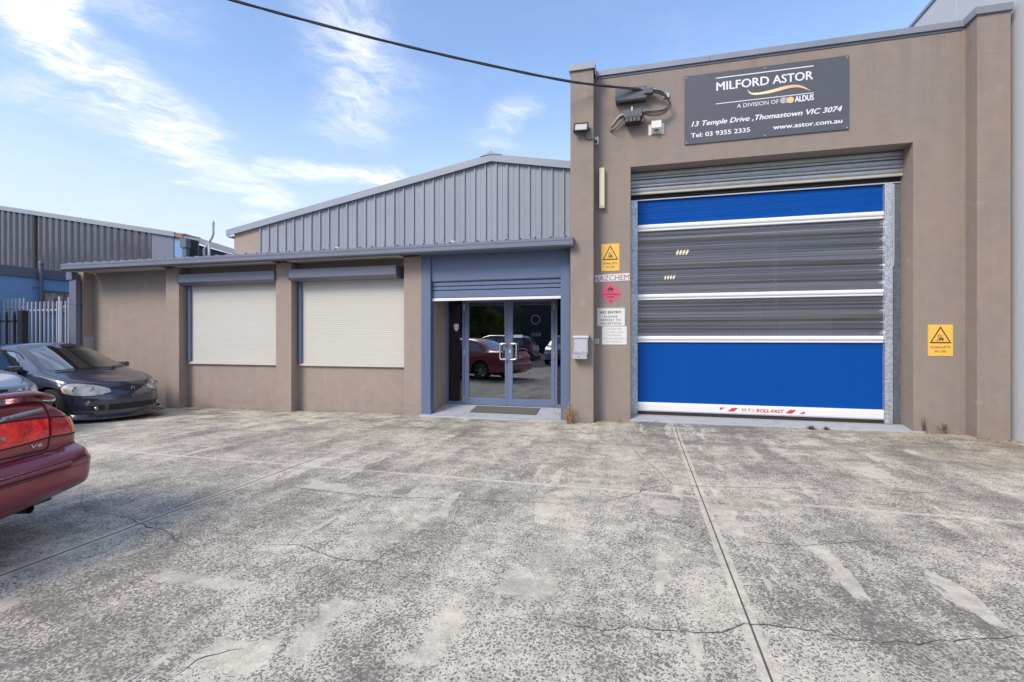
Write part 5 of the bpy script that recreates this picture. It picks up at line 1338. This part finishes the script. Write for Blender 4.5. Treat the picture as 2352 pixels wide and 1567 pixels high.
for sg in (1, -1):
    for (x, y, z, r) in ((1.72, .69, .62, .046), (1.86, .52, .60, .036)):
        q = cp.snap((x, sg*y, z), .006); put('reflector', MB().lathe([(.0005, -.004), (r*.6, -.002), (r, .006), (r*1.05, -.006)], q, 'x', 18), 'lens_clear', cp.root, True, local=True)
cp.patch('grille', [(2.0, .30, .632), (2.0, 0, .645), (2.0, -.30, .632)], [(2.06, .16, .56), (2.10, 0, .515), (2.06, -.16, .56)], 'mesh_black', 12, 4, .005, .012)
cp.patch('grille', [(1.98, .35, .628), (2.0, .31, .632)], [(2.03, .28, .605), (2.04, .26, .59)], 'mesh_black', 4, 3, .005, .012, mirror=True)
cp.seam([(1.98, .33, .648), (2.0, 0, .66), (1.98, -.33, .648)], .006, mirror=False)
m = MB()
for q in range(7):
    a = q*math.pi/7; m.box(-.0, .006, -.05, .05, -.004, .004)
put('emblem', MB().lathe([(.020, -.004), (.034, 0), (.030, .006), (.022, .004)], cp.snap((2.08, 0, .60), .014), 'x', 20), 'rim_alloy', cp.root, True, local=True)
cp.patch('lower_intake', [(2.12, .43, .335), (2.17, 0, .340), (2.12, -.43, .335)], [(2.12, .44, .235), (2.17, 0, .235), (2.12, -.44, .235)], 'mesh_black', 12, 3, .004, .012)
cp.patch('fog_recess', [(1.98, .68, .325), (2.10, .48, .335)], [(2.0, .70, .25), (2.12, .48, .24)], 'mesh_black', 8, 3, .005, .012, mirror=True)
for sg in (1, -1): put('fog_lamp', MB().lathe([(.0005, .012), (.03, .008), (.036, -.01)], cp.snap((2.06, sg*.59, .29), .004), 'x', 14), 'lens_hazy', cp.root, True, local=True)
# front lip spoiler
lip = MB(); LP = refine([Vector(p) for p in ((1.45, -.87, .14), (1.72, -.855, .135), (1.95, -.74, .125), (2.12, -.44, .115), (2.18, 0, .11), (2.12, .44, .115), (1.95, .74, .125), (1.72, .855, .135), (1.45, .87, .14))], 5)
prev = None
for p in LP:
    n_ = Vector((p.x*.35, p.y*.8, 0)).normalized(); ring = [lip.bm.verts.new(p+n_*a+Vector((0, 0, b))) for a, b in ((-.10, .075), (-.03, .035), (.0, .018), (.0, 0), (-.12, -.002))]
    if prev:
        for k in range(5): lip.bm.faces.new([prev[k], prev[(k+1) % 5], ring[(k+1) % 5], ring[k]])
    else: lip.bm.faces.new(ring)
    prev = ring
lip.bm.faces.new(prev[::-1]); put('front_lip', lip, 'paint_navy', cp.root, True, local=True)
cp.seam([(1.0, .742, .868), (1.35, .715, .82), (1.60, .645, .745), (1.70, .57, .72)], .0035)
cp.seam([(1.70, .57, .72), (1.86, .42, .685), (1.98, .33, .648)], .004)
cp.seam([(1.12, .30, .905), (1.45, .34, .79), (1.85, .30, .655)], .0015, 'paint_navy', 'bonnet_crease', .003)
cp.seam([(1.58, .82, .54), (1.76, .78, .50), (1.90, .68, .49)], .0025)
for x in (.60, -.62): cp.seam([(x, .80, .86), (x, .86, .6), (x, .855, .28)])
cp.patch('side_window_shade', [(.42, .66, 1.10), (.15, .60, 1.215), (-.4, .59, 1.245)], [(.45, .67, 1.085), (.16, .61, 1.195), (-.4, .60, 1.225)], 'mesh_black', 8, 2, .02, .02, mirror=True)
for sg in (1, -1):
    a, b = sorted((sg*.80, sg*.99)); mm = MB().box(.52, .68, a, b, .915, 1.015, .028)
    put('wing_mirror', mm, 'paint_navy', cp.root, True, local=True); a, b = sorted((sg*.76, sg*.83)); put('mirror_arm', MB().box(.55, .66, a, b, .88, .95, .01), 'mesh_black', cp.root, local=True)
for a, b in (((1.13, .30, .915), (.98, .62, .925)), ((1.15, -.22, .915), (1.16, .36, .925)), ((1.10, -.60, .90), (1.165, -.05, .922))):
    put('wiper', MB().tube([cp.snap(a, .018), cp.snap(((a[0]+b[0])/2, (a[1]+b[1])/2, (a[2]+b[2])/2), .022), cp.snap(b, .018)], .008, 6), 'mesh_black', cp.root, local=True)
# little silver sticker at the bumper corner
q0 = Vector((1.95, -.66, .40)); m = MB()
for k in range(4):
    a = k*math.pi/4; d_ = Vector((-.35*math.cos(a), -.72*math.cos(a), math.sin(a))).normalized(); pts = [cp.snap(q0+d_*t_, .006) for t_ in (-.042, 0, .042)]; m.tube(pts, .0035, 4)
put('sticker', m, 'rim_alloy', cp.root, local=True)
cp.place(-10.95, -1.5, -.085, 0)

# -- silver car between them, only its nose in view
sv = sedan('parked_car', 'silver car behind the maroon boot, only its bonnet corner and headlight in view', 'paint_silver')
sv.place(-10.93, -3.72, .02, 0)

# -- vehicles in the street behind the camera (seen in the door glass)
def lift(rows, k): return [[(p[0], p[1], p[2]) for p in r] for r in rows]
SUV_TOP = [[(p[0], p[1], p[2]) for p in r] for r in SED_TOP]
for ri, zz in ((1, 1.30), (2, 1.38), (3, 1.40)):
    r = SUV_TOP[ri]; r[8] = (-1.45, r[8][1], zz-.01); r[9] = (-1.95, r[9][1]*.92, zz-.09); r[10] = (-2.08, r[10][1]*.9, 1.12); r[11] = (-2.12, r[11][1]*.9, 1.05); r[12] = (-2.15, r[12][1], 1.02)
def wagon(name, label, mat, x, y, z, deg):
    c = Car(name, label, mat, SED_PLAN, SED_LOW, SUV_TOP, (1.42, -1.26), .34, .22, zs=1.16, zoff=.04)
    c.patch('windscreen', [(1.1, .66, .94), (1.24, 0, .965), (1.1, -.66, .94)], [(.40, .52, 1.28), (.33, 0, 1.355), (.40, -.52, 1.28)], 'car_glass', 10, 6, .003, .01)
    c.patch('side_window', [(.62, .80, .95), (-.30, .81, .955)], [(.2, .62, 1.26), (-.30, .61, 1.29)], 'car_glass', 8, 5, .003, .01, mirror=True)
    c.patch('side_window', [(-.36, .81, .955), (-1.75, .78, .97)], [(-.36, .61, 1.29), (-1.72, .60, 1.24)], 'car_glass', 8, 5, .003, .01, mirror=True)
    c.patch('tail_light', [(-2.1, .82, .90), (-2.2, .62, .92)], [(-2.15, .86, .74), (-2.28, .62, .74)], 'lens_red', 6, 4, .006, .02, mirror=True)
    c.patch('headlight', [(1.90, .84, .72), (2.26, .45, .70)], [(1.98, .86, .60), (2.33, .45, .58)], 'lens_clear', 8, 4, .006, .02, mirror=True)
    c.place(x, y, z, deg); return c
wagon('parked_wagon', 'dark maroon station wagon parked in the street, mirrored in the door glass', 'paint_dark_maroon', -7.45, -14.8, -.10, 180)
wagon('parked_wagon', 'pale silver station wagon across the street, mirrored in the right door', 'paint_pale_silver', -4.45, -19.4, -.10, 90)

# ------------------------------------------------------------------ across the street
O = thing('street_warehouse', (-10, -34, 0), 'dark grey warehouse across the street, mirrored in the right entrance door', 'warehouse')
simple('dark_wall', (.045, .048, .058), .7)
bx('wall', 'dark_wall', O, -16, -2, -44, -34, -.3, 7.0); bx('roof', 'coping_metal', O, -16.1, -1.9, -44.1, -33.9, 7.001, 7.15)
bx('roller_door', 'neighbour_trim', O, -7.0, -4.0, -33.99, -33.9, -.2, 4.2)
lettering('INDO', -9.7, -8.8, 1.55, 1.90, -33.98, 'print_white', O, .03, face=1)
put('emblem', MB().lathe([(.36, 0), (.44, 0)], (-9.3, -33.97, 3.1), 'y', 24), 'print_white', O)
def tree(x, y, h, cr_, seed, label):
    r = random.Random(seed); t = thing('street_tree', (x, y, -.05), label, 'tree', 'trees across the street')
    m = MB(); m.tube([(x, y, -.1), (x+.1, y, h*.3), (x-.05, y+.1, h*.6)], [.22, .16, .08], 8)
    for k in range(6):
        a = r.uniform(0, 6.28); m.tube([(x, y, h*(.3+.05*k)), (x+math.cos(a)*cr_*.5, y+math.sin(a)*cr_*.5, h*(.5+.05*k)), (x+math.cos(a)*cr_*.8, y+math.sin(a)*cr_*.8, h*(.62+.05*k))], [.08, .05, .02], 5)
    put('trunk', m, 'bark', t)
    bm = bmesh.new(); cl = [(Vector((x+r.gauss(0, cr_*.45), y+r.gauss(0, cr_*.4), h*r.uniform(.22, .98))), r.uniform(.35, .95)) for _ in range(60)]
    for c_, rad in cl:
        for _ in range(190):
            d = Vector((r.gauss(0, 1), r.gauss(0, 1), r.gauss(0, .8))).normalized()*rad*r.uniform(.5, 1.05); p = c_+d
            a = Vector((r.uniform(-1, 1), r.uniform(-1, 1), r.uniform(-1, 1))).normalized()*.10; b = Vector((r.uniform(-1, 1), r.uniform(-1, 1), r.uniform(-1, 1))).normalized()*.05
            bm.faces.new([bm.verts.new(p-a), bm.verts.new(p+b), bm.verts.new(p+a), bm.verts.new(p-b)])
    put('crown', bm, 'leaf', t)
for i, (x, y, h, c_, s_) in enumerate(((-17.5, -25.5, 8.5, 2.3, 1), (-14.2, -26.5, 7.5, 2.2, 2), (-11.4, -25.2, 6.8, 1.9, 3), (-20.5, -26, 9, 2.4, 4), (-3.2, -29, 9.5, 2.4, 5))):
    tree(x, y, h, c_, s_, ('tall bushy tree across the street behind the wagon', 'wide dense tree beside the tallest tree across the street', 'lower rounded tree next to the dark warehouse sign', 'leftmost tall tree across the street', 'tall sparse tree in front of the warehouse roller door')[i])

for i, (x, y, h) in enumerate(((-36, -24.5, 9), (-41, -25, 11), (-46.5, -24, 10), (-52, -25.5, 12), (-58, -24.5, 10.5), (-64, -25, 11.5))):
    tree(x, y, h, 3.0, 30+i, 'tree in the row far down the street, seen only in glossy cladding')
